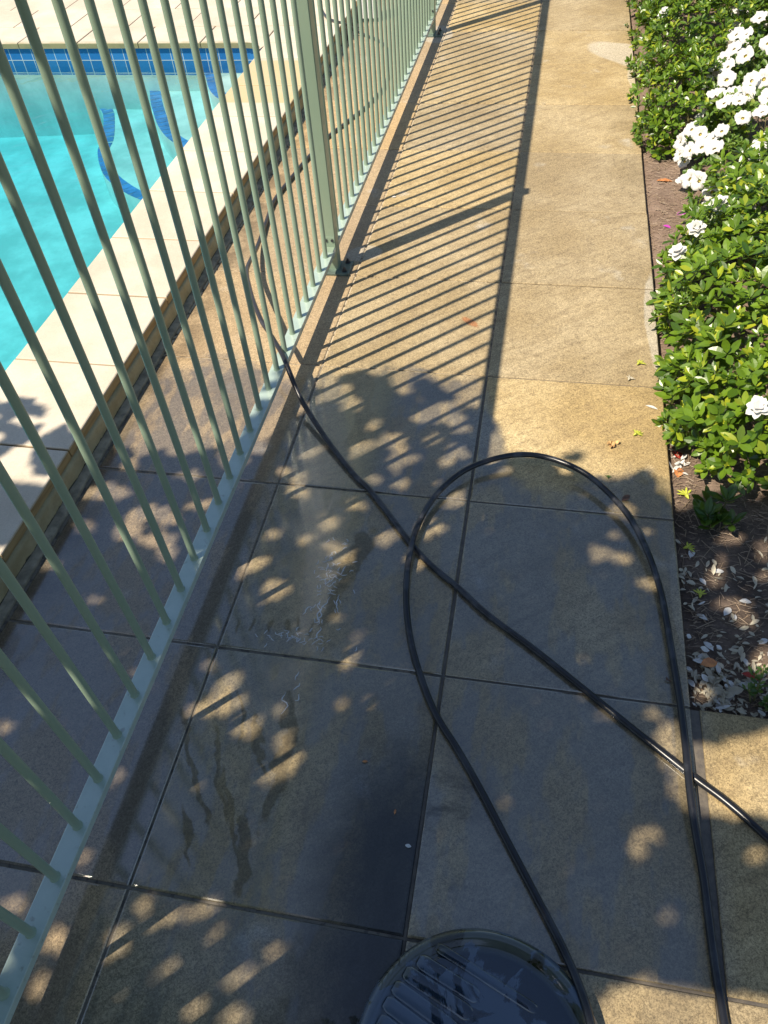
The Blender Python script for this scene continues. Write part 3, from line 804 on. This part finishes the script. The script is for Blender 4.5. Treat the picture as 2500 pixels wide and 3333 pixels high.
NEAR = [(1.60, 1.64, .10, .42, .36, .30), (1.46, 1.98, .10, .30, .40, .28), (1.60, 2.30, .12, .36, .46, .30), (1.95, 1.85, .15, .55, .55, .38), (2.0, 2.45, .12, .50, .55, .36), (1.42, 1.60, .06, .22, .24, .22), (1.36, 2.28, .06, .16, .30, .17), (1.72, 2.72, .12, .36, .42, .32), (1.54, 2.60, .06, .16, .22, .22)]
FAR = [(1.42, 3.84, .10, .27, .30, .28), (1.43, 4.35, .18, .33, .40, .36), (1.55, 4.85, .18, .44, .50, .42), (1.62, 5.45, .2, .50, .55, .46), (1.8, 6.1, .2, .66, .6, .46), (2.3, 5.6, .2, .5, .7, .5), (1.30, 4.25, .12, .17, .42, .28), (1.29, 3.80, .07, .13, .20, .18), (1.32, 4.95, .15, .22, .50, .36)]
def bush(name_label, blobs, base, dens, flowers, wilted, leafL, zmin=.0):
    root = tag(empty('gardenia_bush', base), name_label, 'bush', 'gardenia bushes in the flower bed')
    A = rosettes(*sample_blobs(blobs, dens, 1.0, zmin, XC-(.055 if blobs is FAR else .03)), L=leafL)
    B = rosettes(*sample_blobs(blobs, dens*.8, .88, zmin, XC+.0), L=leafL)
    Cc = rosettes(*sample_blobs(blobs, dens*.6, .72, zmin, XC+.02), L=leafL)
    v_, f_ = leaves_mesh(*join_lists(A, B, Cc))
    o = mesh_obj('foliage', v_, f_, M_GAR); o.parent = root; o.matrix_parent_inverse = Matrix.Translation(-Vector(base))
    mb = MB(); stems(mb, blobs, base, 46); o = mb.build('stem', M_STEM); o.parent = root; o.matrix_parent_inverse = Matrix.Translation(-Vector(base))
    for i, (p, nr, s_) in enumerate(flowers): put(gar_me[i % 3], 'flower', root, p, nr, s_)
    for i, (p, nr, s_) in enumerate(wilted): put(wil_me[i % 2], 'wilted_flower', root, p, nr, s_)
    return root
def top_of(blobs, x, y):
    z = -.03
    for (cx, cy, cz, rx, ry, rz) in blobs:
        d = 1-((x-cx)/rx)**2-((y-cy)/ry)**2
        if d > 0: z = max(z, cz+rz*math.sqrt(d))
    return z
def fl(blobs, lst, up=.015, s=(.9, 1.15)):
    return [((x, y, (top_of(blobs, x, y) if z is None else z)+up), (rnd.uniform(-.5, .1), rnd.uniform(-.6, 0), 1), rnd.uniform(*s)) for x, y, z in lst]
bush('near bush of glossy green leaves with one open white bloom at its right', NEAR, (1.65, 1.95, -.03), 470,
     fl(NEAR, [(1.37, 1.40, None), (1.22, 2.26, .22), (1.29, 2.40, .24), (1.37, 2.50, .28)]), fl(NEAR, [(1.50, 1.78, None), (1.30, 2.62, .10), (1.55, 2.1, None)]), (.024, .054))
bush('far clipped bush of smaller bright leaves overhanging the path edge', FAR, (1.6, 4.6, -.03), 620,
     fl(FAR, [(1.24, 4.18, .42), (1.5, 5.6, None)]), fl(FAR, [(1.56, 4.02, None), (1.7, 4.6, None)]), (.024, .042))

PET = [(1.50, 3.14, .07, .15, .24, .17), (1.56, 3.44, .11, .20, .25, .22), (1.72, 3.80, .17, .25, .34, .28), (1.86, 4.25, .22, .27, .40, .32), (1.72, 3.35, .10, .22, .26, .24)]
pet = tag(empty('petunia_plant', (1.7, 3.6, -.03)), 'white petunias in full bloom spilling between the two bushes', 'flowers')
A = rosettes(*sample_blobs(PET, 380, .93, 0), L=(.022, .036), wr=.30)
v_, f_ = leaves_mesh(*A); o = mesh_obj('foliage', v_, f_, M_PETL); o.parent = pet; o.matrix_parent_inverse = Matrix.Translation(-Vector(pet.location))
mb = MB(); stems(mb, PET, None, 30, .003); o = mb.build('stem', M_STEM); o.parent = pet; o.matrix_parent_inverse = Matrix.Translation(-Vector(pet.location))
Cp, Np = sample_blobs(PET, 3200, 1.07, .03); pts = []
idx = rs.permutation(len(Cp))
for i in idx:
    if all(np.linalg.norm(Cp[i]-q) > .023 for q in pts) and Np[i][2] > .2 and Cp[i][0] < 1.10+.19*Cp[i][1]:
        pts.append(Cp[i]); put(pet_me[len(pts) % 5], 'flower', pet, Cp[i], Np[i]+np.array([-.2, -.45, .1]), rs.uniform(1.05, 1.4))
    if len(pts) >= 98: break

def small_plant(name, label, x, y, m, L, mat, z0=-.03, k=(7, 10), grp=None):
    root = tag(empty(name, (x, y, z0)), label, 'plant', grp)
    C = [np.array([rs.uniform(-1, 1)*m[1], rs.uniform(-1, 1)*m[1], .05+rs.uniform(0, .04)]) for _ in range(m[0])]
    Nn = [np.array([rs.uniform(-.4, .4), rs.uniform(-.4, .4), 1]) for _ in range(m[0])]
    v_, f_ = leaves_mesh(*rosettes(C, Nn, k, L)); mesh_obj('foliage', v_, f_, mat, root)
    mb = MB()
    for c in C: mb.tube([(c[0]*.3, c[1]*.3, -.01), tuple(c)], [.003, .002], 6)
    mb.build('stem', M_STEM, root)
small_plant('seedling', 'small dark leafed seedling sprouting in front of the near bush', 1.315, 1.22, (5, .05), (.05, .065), M_GARD)
small_plant('seedling', 'bright young shoot at the foot of the far bush', 1.29, 3.60, (2, .02), (.05, .06), M_GAR)
small_plant('seedling', 'low flat weed clump among the petals at the bed corner', 1.36, .665, (9, .055), (.016, .024), M_GARD, -.05)

# ---- mulch straws: nobody could count them
def straws(n, xr, yr, L, w, seed):
    r2 = np.random.RandomState(seed); vs = []; fs = []
    for i in range(n):
        x = xr[0]+(xr[1]-xr[0])*r2.rand()**1.4; y = r2.uniform(*yr); a = r2.uniform(0, math.pi) if r2.rand() < .5 else r2.normal(.2, .5)
        l = r2.uniform(*L); ww = r2.uniform(*w); z = soil_z(x, y)+.003+r2.uniform(0, .006); t = r2.uniform(-.15, .15)
        if x-abs(math.cos(a))*l/2 < XC+.006: continue
        dx, dy = math.cos(a)*l/2, math.sin(a)*l/2; sx, sy = -math.sin(a)*ww/2, math.cos(a)*ww/2; b = len(vs); bend = r2.uniform(-.003, .004)
        for (tx, q) in ((-1, -t*l/2), (0, bend), (1, t*l/2)):
            cx, cy = x+dx*tx, y+dy*tx
            vs += [(cx-sx, cy-sy, z+q), (cx, cy, z+q+ww*.5), (cx+sx, cy+sy, z+q)]
        fs += [(b, b+3, b+4, b+1), (b+1, b+4, b+5, b+2), (b+3, b+6, b+7, b+4), (b+4, b+7, b+8, b+5)]
    return vs, fs
v1, f1 = straws(5200, (XC+.01, 2.0), (.62, 4.1), (.008, .034), (.0009, .0026), 5)
v2, f2 = straws(220, (XC+.02, 1.8), (.62, 1.6), (.03, .075), (.0012, .0026), 6)
mesh_obj('mulch', v1+v2, f1+[tuple(i+len(v1) for i in f) for f in f2], M_STRAW, kind='stuff')

# ---- fallen petals
def litter(pts, L, wr, mat, name, kind='stuff', seed=3, cu=(-.7, .9)):
    r2 = np.random.RandomState(seed); P = []; D = []; N = []; LL = []; W = []; CU = []
    for x, y in pts:
        a = r2.uniform(0, 6.28); P.append((x, y, soil_z(x, y)+.006+r2.uniform(0, .008)))
        D.append((math.cos(a), math.sin(a), r2.uniform(-.1, .5))); N.append((r2.normal(0, .35), r2.normal(0, .35), 1))
        l = r2.uniform(*L); LL.append(l); W.append(l*wr*r2.uniform(.7, 1.2)); CU.append(r2.uniform(*cu))
    v_, f_ = leaves_mesh(P, D, N, LL, W, CU, .35); return mesh_obj(name, v_, f_, mat, kind=kind)
def clump(n, cx, cy, sx, sy, seed):
    r2 = np.random.RandomState(seed); return [(max(XC+.02, cx+r2.normal()*sx), max(.625, cy+r2.normal()*sy)) for _ in range(n)]
lp = clump(60, 1.25, .70, .030, .045, 1)+clump(110, 1.46, .76, .07, .07, 2)+clump(60, 1.33, .70, .08, .05, 21)+clump(30, 1.5, .95, .06, .1, 22)+clump(40, 1.40, .64, .12, .012, 3)+clump(26, 1.215, .92, .012, .14, 4)+clump(30, 1.42, .90, .10, .10, 5)+clump(14, 1.28, 1.02, .04, .02, 6)+clump(40, 1.36, .74, .05, .05, 12)
litter(lp, (.010, .028), .22, M_CREAM, 'petal_litter')
litter(clump(26, 1.27, .70, .04, .04, 7)+clump(34, 1.42, .75, .08, .07, 8)+clump(10, 1.218, 1.46, .008, .05, 9)+clump(8, 1.22, 1.6, .008, .05, 10), (.016, .036), .25, M_WHITE, 'white_petal_litter', seed=4)
def one(name, label, cat, x, y, L, wr, mat, z=None, ang=0, curl=.1, group=None, up=.05, nrm=(0, 0, 1)):
    z0 = (soil_z(x, y)+.008 if x > XC else .0035) if z is None else z
    d = np.array([math.cos(ang), math.sin(ang), up])
    v_, f_ = leaves_mesh([-d*L*.5], [d], [nrm], [L], [L*wr], [curl], .3)
    o = mesh_obj(name, v_, f_, mat); o.location = (x, y, z0); tag(o, label, cat, group); return o
M_ORL = simple('orange_leaf', (.50, .20, .07), .5, .3, 40); M_RED = simple('red_leaf', (.35, .03, .02), .45, .3, 40); M_BRL = simple('brown_leaf', (.14, .07, .04), .6, .4, 60)
M_CAL = simple('green_calyx', (.42, .45, .05), .5, .25, 50); M_PUR = simple('purple_petal', (.45, .05, .38), .5, .2, 50)
one('fallen_leaf', 'orange brown oval leaf lying on the mulch beyond the near bush', 'leaf', 1.285, 3.36, .075, .20, M_ORL, ang=.05)
one('fallen_leaf', 'orange brown leaf resting on the white petals at the bed corner', 'leaf', 1.245, .735, .045, .32, M_ORL, z=-.008, ang=.3)
one('fallen_leaf', 'dark red leaf among the petals to the right of the orange one', 'leaf', 1.345, .715, .05, .2, M_RED, z=-.012, ang=-.2)
one('fallen_leaf', 'bright red leaf tucked under the near bush by the path edge', 'leaf', 1.225, 1.505, .045, .3, M_RED, ang=-.9)
one('fallen_leaf', 'tan leaf on the soil just below the bright red leaf', 'leaf', 1.222, 1.425, .05, .3, M_ORL, ang=1.4)
one('fallen_leaf', 'pale brown curled leaf on the paving inside the top of the hose loop', 'leaf', 1.055, 1.262, .028, .35, M_BRL, ang=.6, curl=-.3)
one('fallen_leaf', 'tiny red brown leaf on the wet slab left of the hose', 'leaf', .446, .349, .014, .22, M_ORL, ang=.2)
one('fallen_leaf', 'tiny red brown leaf upright at the puddle beside the hose loop', 'leaf', .535, .245, .012, .22, M_ORL, ang=1.5)
one('fallen_petal', 'long white petal lying alone on the dry paving near the bed', 'petal', 1.148, 1.690, .042, .15, M_WHITE, ang=-.35)
one('fallen_petal', 'small bluish white petal floating on the dark puddle', 'petal', .575, .177, .014, .3, M_WHITE, ang=-.1)
one('fallen_petal', 'small white petal on the sunny paving beside the fence shadow', 'petal', .046, 3.082, .022, .3, M_WHITE, ang=.5)
one('fallen_petal', 'purple petal at the far tip of the near bush', 'petal', 1.322, 2.95, .045, .3, M_PUR, z=.03, ang=.5)
one('fallen_petal', 'magenta petal on the mulch left of the purple one', 'petal', 1.27, 2.92, .035, .3, M_PUR, ang=-.5)
PL = ['broad white petal nearest the bud at the shade edge', 'white petal on the soil left of the broad one', 'white petal between the topmost loose ones and the heap', 'white petal closest to the paving edge halfway down the bed', 'white petal at the right of the shaded soil', 'white petal just above the petal heap', 'topmost white petal on the shaded soil by the path edge', 'white petal lowest on the right above the weed clump']
for i, (x, y, a) in enumerate([(1.30, 1.04, .3), (1.255, 1.00, 2.1), (1.31, .91, 1.0), (1.245, .885, 2.5), (1.36, .95, .1), (1.255, .80, 2.2), (1.235, 1.10, 1.3), (1.39, .83, .7)]):
    one('fallen_petal', PL[i], 'petal', x, y, rnd.uniform(.028, .040), .24, M_WHITE, ang=a, curl=.2, group='single white petals on the shaded soil')
def calyx(label, x, y, s, ang, mat=M_CAL, name='fallen_calyx', cat='flower bud'):
    P = []; D = []; N = []; L = []; W = []; CU = []
    for i in range(5):
        a = ang+(i-2)*.55; P.append((0, 0, .002)); D.append((math.cos(a), math.sin(a), .35)); N.append((0, 0, 1)); L.append(s*rnd.uniform(.7, 1.1)); W.append(s*.11); CU.append(.3)
    v_, f_ = leaves_mesh(P, D, N, L, W, CU); mb = MB(); mb.add([tuple(q) for q in v_], f_)
    mb.tube([(-s*.55*math.cos(ang), -s*.55*math.sin(ang), .004), (-s*.2*math.cos(ang), -s*.2*math.sin(ang), .006), (0, 0, .006)], [s*.05, s*.2, s*.14], 8)
    o = mb.build(name, mat); o.location = (x, y, soil_z(x, y)+.006 if x > XC else .002); tag(o, label, cat)
calyx('yellow green spidery calyx on the paving, the one farthest up the path', 1.116, 1.919, .024, .9)
calyx('faded tan calyx on the slab joint just below the yellow green one', 1.081, 1.829, .022, 1.1, M_CREAM)
calyx('olive green bud lying between the white petal and the dried flower', 1.094, 1.550, .024, .8)
calyx('fresh green bud on the pale soil beside the path edge', 1.235, 1.325, .032, 2.0)
calyx('small green bud on the shaded soil among loose petals', 1.245, .955, .022, 1.4)
calyx('yellow green bud at the edge of the shade near the seedling', 1.225, 1.12, .024, .4)
calyx('dark green speck of a bud in the tree shade above the hose loop', 1.005, 1.345, .012, 1.4, M_GARD)
def crumple(name, label, cat, x, y, s, mat, n=8, seed=1):
    r2 = np.random.RandomState(seed); P = []; D = []; N = []; L = []; W = []; CU = []
    for i in range(n):
        a = r2.uniform(0, 6.28); P.append((r2.normal()*s*.4, r2.normal()*s*.25, .002+r2.rand()*.004)); D.append((math.cos(a), math.sin(a), r2.uniform(0, .7))); N.append((r2.normal()*.5, r2.normal()*.5, 1))
        L.append(s*r2.uniform(.6, 1.1)); W.append(s*.26); CU.append(r2.uniform(-.3, .6))
    v_, f_ = leaves_mesh(P, D, N, L, W, CU, .4); o = mesh_obj(name, v_, f_, mat); o.location = (x, y, soil_z(x, y)+.004 if x > XC else .002); tag(o, label, cat)
crumple('dried_flower', 'shrivelled orange brown flower on the sunny paving above the hose loop', 'dried flower', 1.026, 1.486, .022, simple('dried_petal', (.50, .30, .12), .7, .5, 60), 9, 3)
crumple('dried_flower', 'little dark curled scrap beside the right strand of the hose', 'dried flower', 1.136, .662, .009, M_BRL, 5, 5)
crumple('wilted_bloom', 'wilted cream gardenia heap sitting in the bed corner', 'dried flower', 1.262, .672, .04, M_CREAM, 16, 7)
crumple('wilted_bloom', 'withered white bloom on the soil under the red leaf', 'dried flower', 1.232, 1.455, .022, M_WHITE, 8, 8)

# ---- water ripples on the wet slab, their glints put in as white colour
wk = NT('white_glint')
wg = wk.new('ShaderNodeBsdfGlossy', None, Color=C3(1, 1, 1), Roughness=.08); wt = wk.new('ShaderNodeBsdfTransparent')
wm = wk.new('ShaderNodeMixShader', None, i0=wk.ramp(wk.new('ShaderNodeLayerWeight', None, Blend=.45).outputs[0], 0, .7, .45, 1.0)); wk.l.new(wt.outputs[0], wm.inputs[1]); wk.l.new(wg.outputs[0], wm.inputs[2]); wk.l.new(wm.outputs[0], wk.o.inputs[0]); wd = wk.new('ShaderNodeBsdfDiffuse', None, Color=C3(.85, .87, .9)); w2 = wk.new('ShaderNodeMixShader', None, i0=.42); wk.l.new(wm.outputs[0], w2.inputs[1]); wk.l.new(wd.outputs[0], w2.inputs[2]); wk.l.new(w2.outputs[0], wk.o.inputs[0]); M_GLINT = wk.m
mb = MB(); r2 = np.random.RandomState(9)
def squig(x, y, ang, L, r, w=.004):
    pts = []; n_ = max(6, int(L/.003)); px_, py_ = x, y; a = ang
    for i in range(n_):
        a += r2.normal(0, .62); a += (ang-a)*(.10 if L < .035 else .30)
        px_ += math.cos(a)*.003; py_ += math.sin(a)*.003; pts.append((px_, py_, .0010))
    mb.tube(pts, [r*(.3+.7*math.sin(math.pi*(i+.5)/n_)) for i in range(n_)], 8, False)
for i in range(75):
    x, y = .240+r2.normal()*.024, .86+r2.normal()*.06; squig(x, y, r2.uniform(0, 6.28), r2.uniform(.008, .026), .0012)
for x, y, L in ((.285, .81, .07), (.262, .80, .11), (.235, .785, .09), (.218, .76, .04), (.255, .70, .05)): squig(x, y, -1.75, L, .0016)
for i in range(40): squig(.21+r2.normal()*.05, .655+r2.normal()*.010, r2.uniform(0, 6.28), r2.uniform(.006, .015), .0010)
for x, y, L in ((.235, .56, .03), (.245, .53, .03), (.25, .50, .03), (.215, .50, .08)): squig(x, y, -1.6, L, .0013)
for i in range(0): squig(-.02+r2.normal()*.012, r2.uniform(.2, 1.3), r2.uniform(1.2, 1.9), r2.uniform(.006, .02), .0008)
tag(mb.build('painted_ripple_glints', M_GLINT, None, True), kind='stuff')

# ================================================================ shade tree behind the viewer's left
GROW = 1.0

SHADE = [(-2.686, 1.216), (-1.593, 1.338), (-0.973, 1.408), (-0.761, 1.371), (-0.598, 1.275), (-0.47, 1.324), (-0.336, 1.273), (-0.204, 1.355), (-0.065, 1.316), (-0.054, 1.633), (0.0, 1.756), (0.115, 1.781), (0.231, 1.793), (0.36, 1.716), (0.496, 1.668), (0.548, 1.625), (0.619, 1.528), (0.624, 1.397), (0.734, 1.379), (0.818, 1.41), (0.917, 1.432), (0.987, 1.329), (1.042, 1.345), (1.098, 1.402), (1.136, 1.337), (1.174, 1.294), (1.252, 1.288), (1.361, 1.336), (1.649, 1.381)]
LIT = [[(1.152, 0.544), (1.212, 0.518), (1.403, 0.594), (1.414, 0.358), (1.272, 0.34), (1.177, 0.34), (1.121, 0.373), (1.111, 0.457)], [(0.972, -0.036), (1.05, 0.016), (1.093, 0.015), (1.201, 0.01), (1.398, 0.021), (1.368, -0.143), (0.94, -0.219)]]
HOLES = [(0.427, 1.584, 0.07, 0.039, -2.4), (0.494, 1.614, 0.038, 0.03, 1.71), (0.323, 1.698, 0.033, 0.031, 2.17), (0.528, 1.536, 0.044, 0.029, 1.69), (0.564, 1.661, 0.035, 0.02, 1.67), (0.451, 1.448, 0.036, 0.016, -2.4), (0.228, 1.386, 0.045, 0.022, -2.47), (0.349, 1.332, 0.04, 0.026, 1.78), (0.288, 1.252, 0.024, 0.022, 2.7), (0.377, 1.25, 0.032, 0.025, 1.81), (0.26, 1.145, 0.027, 0.024, 2.98), (0.19, 1.058, 0.035, 0.026, 1.93), (0.532, 1.415, 0.031, 0.028, 1.69), (0.511, 1.358, 0.03, 0.018, -2.49), (0.069, 1.347, 0.049, 0.022, -2.48), (0.055, 1.244, 0.028, 0.02, -2.51), (0.375, 1.027, 0.039, 0.028, 1.15), (0.514, 1.085, 0.032, 0.023, 2.0), (0.144, 0.986, 0.026, 0.017, -2.58), (0.58, 1.366, 0.017, 0.014, 1.65), (0.478, 1.063, 0.03, 0.019, 2.27), (-0.013, 1.721, 0.051, 0.016, 1.83), (0.041, 0.998, 0.031, 0.022, -2.38), (0.02, 0.884, 0.029, 0.023, 1.27), (-0.019, 0.852, 0.027, 0.017, 1.98), (0.109, 0.786, 0.053, 0.021, -2.42), (0.084, 0.813, 0.024, 0.012, -2.55), (0.228, 0.966, 0.026, 0.017, -2.57), (0.268, 0.944, 0.03, 0.024, 3.12), (0.473, 0.949, 0.031, 0.019, 2.0), (0.061, 0.496, 0.04, 0.019, 0.87), (0.022, 0.424, 0.045, 0.013, -2.41), (0.081, 0.445, 0.046, 0.021, -2.48), (0.143, 0.394, 0.035, 0.025, 3.13), (0.212, 0.444, 0.019, 0.016, 2.26), (0.236, 0.381, 0.024, 0.021, 2.33), (0.272, 0.331, 0.027, 0.019, -2.47), (0.36, 0.644, 0.013, 0.011, 2.09), (0.349, 0.603, 0.02, 0.019, 2.35), (0.358, 0.692, 0.018, 0.01, -2.63), (0.356, 0.486, 0.016, 0.01, -2.41), (0.424, 0.5, 0.016, 0.01, -2.41), (0.002, 0.54, 0.018, 0.015, 2.88), (0.242, 0.308, 0.021, 0.007, -3.0), (0.19, 1.053, 0.03, 0.024, 1.83), (0.259, 1.145, 0.028, 0.025, 2.83), (-0.124, 0.226, 0.019, 0.015, -2.87), (0.071, 0.236, 0.015, 0.011, -2.88), (0.226, 0.284, 0.028, 0.018, -3.08), (-0.128, 0.043, 0.019, 0.01, 2.13), (-0.238, -0.074, 0.037, 0.014, -3.04), (-0.094, -0.124, 0.029, 0.018, 2.52), (0.012, -0.088, 0.018, 0.013, -2.9), (0.025, -0.119, 0.027, 0.008, -2.38), (-0.102, -0.203, 0.024, 0.017, 2.86), (0.1, -0.041, 0.028, 0.009, -2.38), (0.216, -0.051, 0.023, 0.006, 0.86), (0.155, -0.032, 0.014, 0.011, 3.05), (0.136, -0.137, 0.028, 0.01, -2.41), (0.284, -0.12, 0.036, 0.015, -2.49), (0.217, -0.186, 0.019, 0.014, -2.94), (0.341, -0.067, 0.024, 0.017, 1.95), (0.301, -0.185, 0.023, 0.012, -3.03), (0.187, 0.002, 0.014, 0.01, -3.12), (0.047, -0.031, 0.015, 0.012, 2.79), (-0.789, 0.949, 0.031, 0.018, 3.04), (-0.541, 0.951, 0.037, 0.025, 2.96), (-0.409, 0.953, 0.048, 0.032, 3.02), (-0.301, 1.012, 0.041, 0.026, 3.1), (-0.253, 0.887, 0.035, 0.026, 2.89), (-0.877, 1.237, 0.041, 0.025, 2.98), (-0.758, 1.19, 0.034, 0.024, 2.84), (-0.892, 1.139, 0.035, 0.023, 2.84), (-0.971, 1.337, 0.062, 0.028, -3.13), (-0.806, 1.328, 0.042, 0.026, 2.98), (-0.509, 1.219, 0.029, 0.022, 2.5), (1.058, 0.242, 0.017, 0.014, 0.84), (1.058, 0.269, 0.013, 0.01, 1.28), (1.099, 0.279, 0.01, 0.008, -2.57), (1.298, 0.274, 0.022, 0.012, -2.85), (1.109, 0.126, 0.016, 0.013, -2.4), (0.987, 1.051, 0.044, 0.023, 2.77), (1.034, 1.035, 0.03, 0.022, 2.62), (1.114, 0.955, 0.024, 0.014, 1.41), (1.019, 1.115, 0.018, 0.016, -2.5), (0.985, 0.553, 0.024, 0.01, -2.96), (1.097, 0.57, 0.018, 0.011, -2.86), (1.135, 0.541, 0.02, 0.016, 1.08), (1.137, 0.476, 0.043, 0.024, 1.41), (1.331, 1.16, 0.032, 0.024, -2.65), (1.299, 1.074, 0.021, 0.014, 1.25), (1.284, 1.016, 0.034, 0.023, 1.24), (1.306, 0.923, 0.045, 0.02, -2.94), (1.345, 0.881, 0.028, 0.021, -2.43), (1.368, 0.757, 0.045, 0.023, 1.34), (1.423, 1.127, 0.042, 0.016, 1.39), (1.41, 1.028, 0.023, 0.015, 1.19), (1.217, 0.648, 0.022, 0.016, 1.11)]
def to_poly(P): return np.array(P)
def inpoly(px, py, P):
    r = np.zeros(len(px), bool); n = len(P)
    for i in range(n):
        x0, y0 = P[i]; x1, y1 = P[(i+1) % n]
        c = ((y0 > py) != (y1 > py)) & (px < (x1-x0)*(py-y0)/(y1-y0+1e-12)+x0); r ^= c
    return r
SH = SHADE + [(2.1, 1.3), (2.1, -1.1), (-2.6, -1.1), (-2.7, 1.2)]
SH[0] = (-2.6, 1.30)
NL = 120000
qx = rs.uniform(-2.7, 2.2, NL); qy = rs.uniform(-1.1, 1.85, NL)      # where each leaf's shadow falls on the ground
def wav(x, y, f, s): return np.sin(x*f+s)*np.cos(y*f*1.13+s*2)+.6*np.sin((x+y)*f*1.9+s*3)+.4*np.cos((x-y)*f*3.1+s)
ex, ey = qx+.022*wav(qx, qy, 17, 1.0), qy+.028*wav(qx, qy, 15, 2.3)
ok = inpoly(ex, ey, SH)
ok &= ~((qy > 1.12) & (qx > -.15) & (wav(qx, qy, 13, .7) > 1.15-.9*np.clip((qy-1.1)/.6, 0, 1)))
for Lp in LIT: ok &= ~inpoly(qx, qy, Lp)
MARG = .011
HOLES = HOLES + [(-.36, 1.03, .07, .03, .1), (-.30, .93, .06, .028, .2), (-.50, 1.10, .05, .02, 0), (-.22, 1.08, .05, .02, .3), (-.60, .80, .05, .02, 0), (-.16, .62, .02, .012, .3), (-.17, .50, .025, .012, .3), (-.13, .36, .02, .014, .3), (-.40, .70, .03, .010, 0), (-.3, 1.2, .04, .02, 0), (-.45, .30, .025, .01, 0)] + [(.25+.05*math.sin(7*i), .80+.13*math.cos(11*i+1), .006, .004, 0) for i in range(24)]
for (cx, cy, a, b, an) in HOLES:
    dx, dy = qx-cx, qy-cy; u = dx*math.cos(an)+dy*math.sin(an); v = -dx*math.sin(an)+dy*math.cos(an)
    ok &= (u/(a*GROW+MARG))**2+(v/(b*GROW+MARG))**2 > 1
# loose, airy fringe near the crown's far side
fringe = (qy > 1.05) & (qx < -.12)
ok &= ~(fringe & (np.sin(qx*9+1)+np.sin(qy*11+qx*4)+np.sin(qx*23-qy*5)*.6 > .15))
qx, qy = qx[ok], qy[ok]; n = len(qx)
hz = 2.35 + .75*rs.rand(n) + .15*np.sin(qx*2.1)+.12*np.cos(qy*2.7)
P = np.stack([qx-KX*hz, qy-KY*hz, hz], 1)
a = rs.uniform(0, 6.28, n); tilt = rs.normal(0, .35, (n, 2))
D = np.stack([np.cos(a), np.sin(a), rs.normal(-.1, .3, n)], 1); Nn = np.stack([-.35+tilt[:, 0], -.35+tilt[:, 1], np.ones(n)], 1)
D /= np.linalg.norm(D, axis=1, keepdims=True); S = np.cross(D, Nn); S /= np.linalg.norm(S, axis=1, keepdims=True)
Lf = rs.uniform(.020, .032, n)[:, None]; Wf = Lf*.62
V = np.stack([P-D*Lf, P-D*Lf*.1-S*Wf, P+D*Lf, P-D*Lf*.1+S*Wf], 1).reshape(-1, 3)
tree = tag(empty('shade_tree', (-3.3, -2.9, -.07)), 'leafy tree to the left behind the viewer that dapples the paving', 'tree')
# extra crown leaves, up and behind, added to block skylight and darken the pickets
n2 = 15000; qx2 = rs.uniform(-6, -1.0, n2); qy2 = rs.uniform(-6, -1.2, n2); qz2 = 2.6+3.0*rs.rand(n2)
k2 = (qy2+KY*qz2 < -1.1) & (((qx2+3.4)/2.7)**2+((qy2+3.6)/2.5)**2+((qz2-4.1)/1.7)**2 < 1)
P = np.stack([qx2, qy2, qz2], 1)[k2]; n2 = len(P)
D = rs.normal(size=(n2, 3)); D /= np.linalg.norm(D, axis=1, keepdims=True); S = np.cross(D, rs.normal(size=(n2, 3))); S /= np.linalg.norm(S, axis=1, keepdims=True)
Lf = rs.uniform(.04, .07, n2)[:, None]; Wf = Lf*.6
V = np.concatenate([V, np.stack([P-D*Lf, P-D*Lf*.1-S*Wf, P+D*Lf, P-D*Lf*.1+S*Wf], 1).reshape(-1, 3)]); n += n2
me = bpy.data.meshes.new('crown'); me.vertices.add(4*n); me.vertices.foreach_set('co', V.ravel())
me.loops.add(4*n); me.loops.foreach_set('vertex_index', np.arange(4*n, dtype=np.int32)); me.polygons.add(n)
me.polygons.foreach_set('loop_start', np.arange(0, 4*n, 4, dtype=np.int32)); me.polygons.foreach_set('loop_total', np.full(n, 4, dtype=np.int32))
me.update(calc_edges=True); me.validate(); me.materials.append(M_TREE)
o = bpy.data.objects.new('crown', me); COL.objects.link(o); o.parent = tree; o.matrix_parent_inverse = Matrix.Translation(-Vector(tree.location))
mb = MB(); mb.tube([(-3.3, -2.9, -.1), (-3.28, -2.87, .5), (-3.2, -2.75, 1.1), (-3.0, -2.6, 1.7), (-2.8, -2.4, 2.2)], [.13, .105, .09, .08, .06], 14)
cb(mb, 'trunk', M_BARK, tree, True)
for e in ((-3.9, -1.2, 2.6), (-2.6, -.6, 2.75), (-1.4, -.9, 2.7), (-.6, -1.5, 2.7), (-1.2, -2.3, 2.6), (-3.6, -2.3, 2.8)):
    s = Vector((-3.0, -2.6, 1.7)); e = Vector(e); m_ = (s+e)/2+Vector((0, 0, .12)); mb = MB(); mb.tube(spline([s, m_, e], .15), [.035*(1-.75*i/40) for i in range(60)], 8)
    cb(mb, 'limb', M_BARK, tree, True)
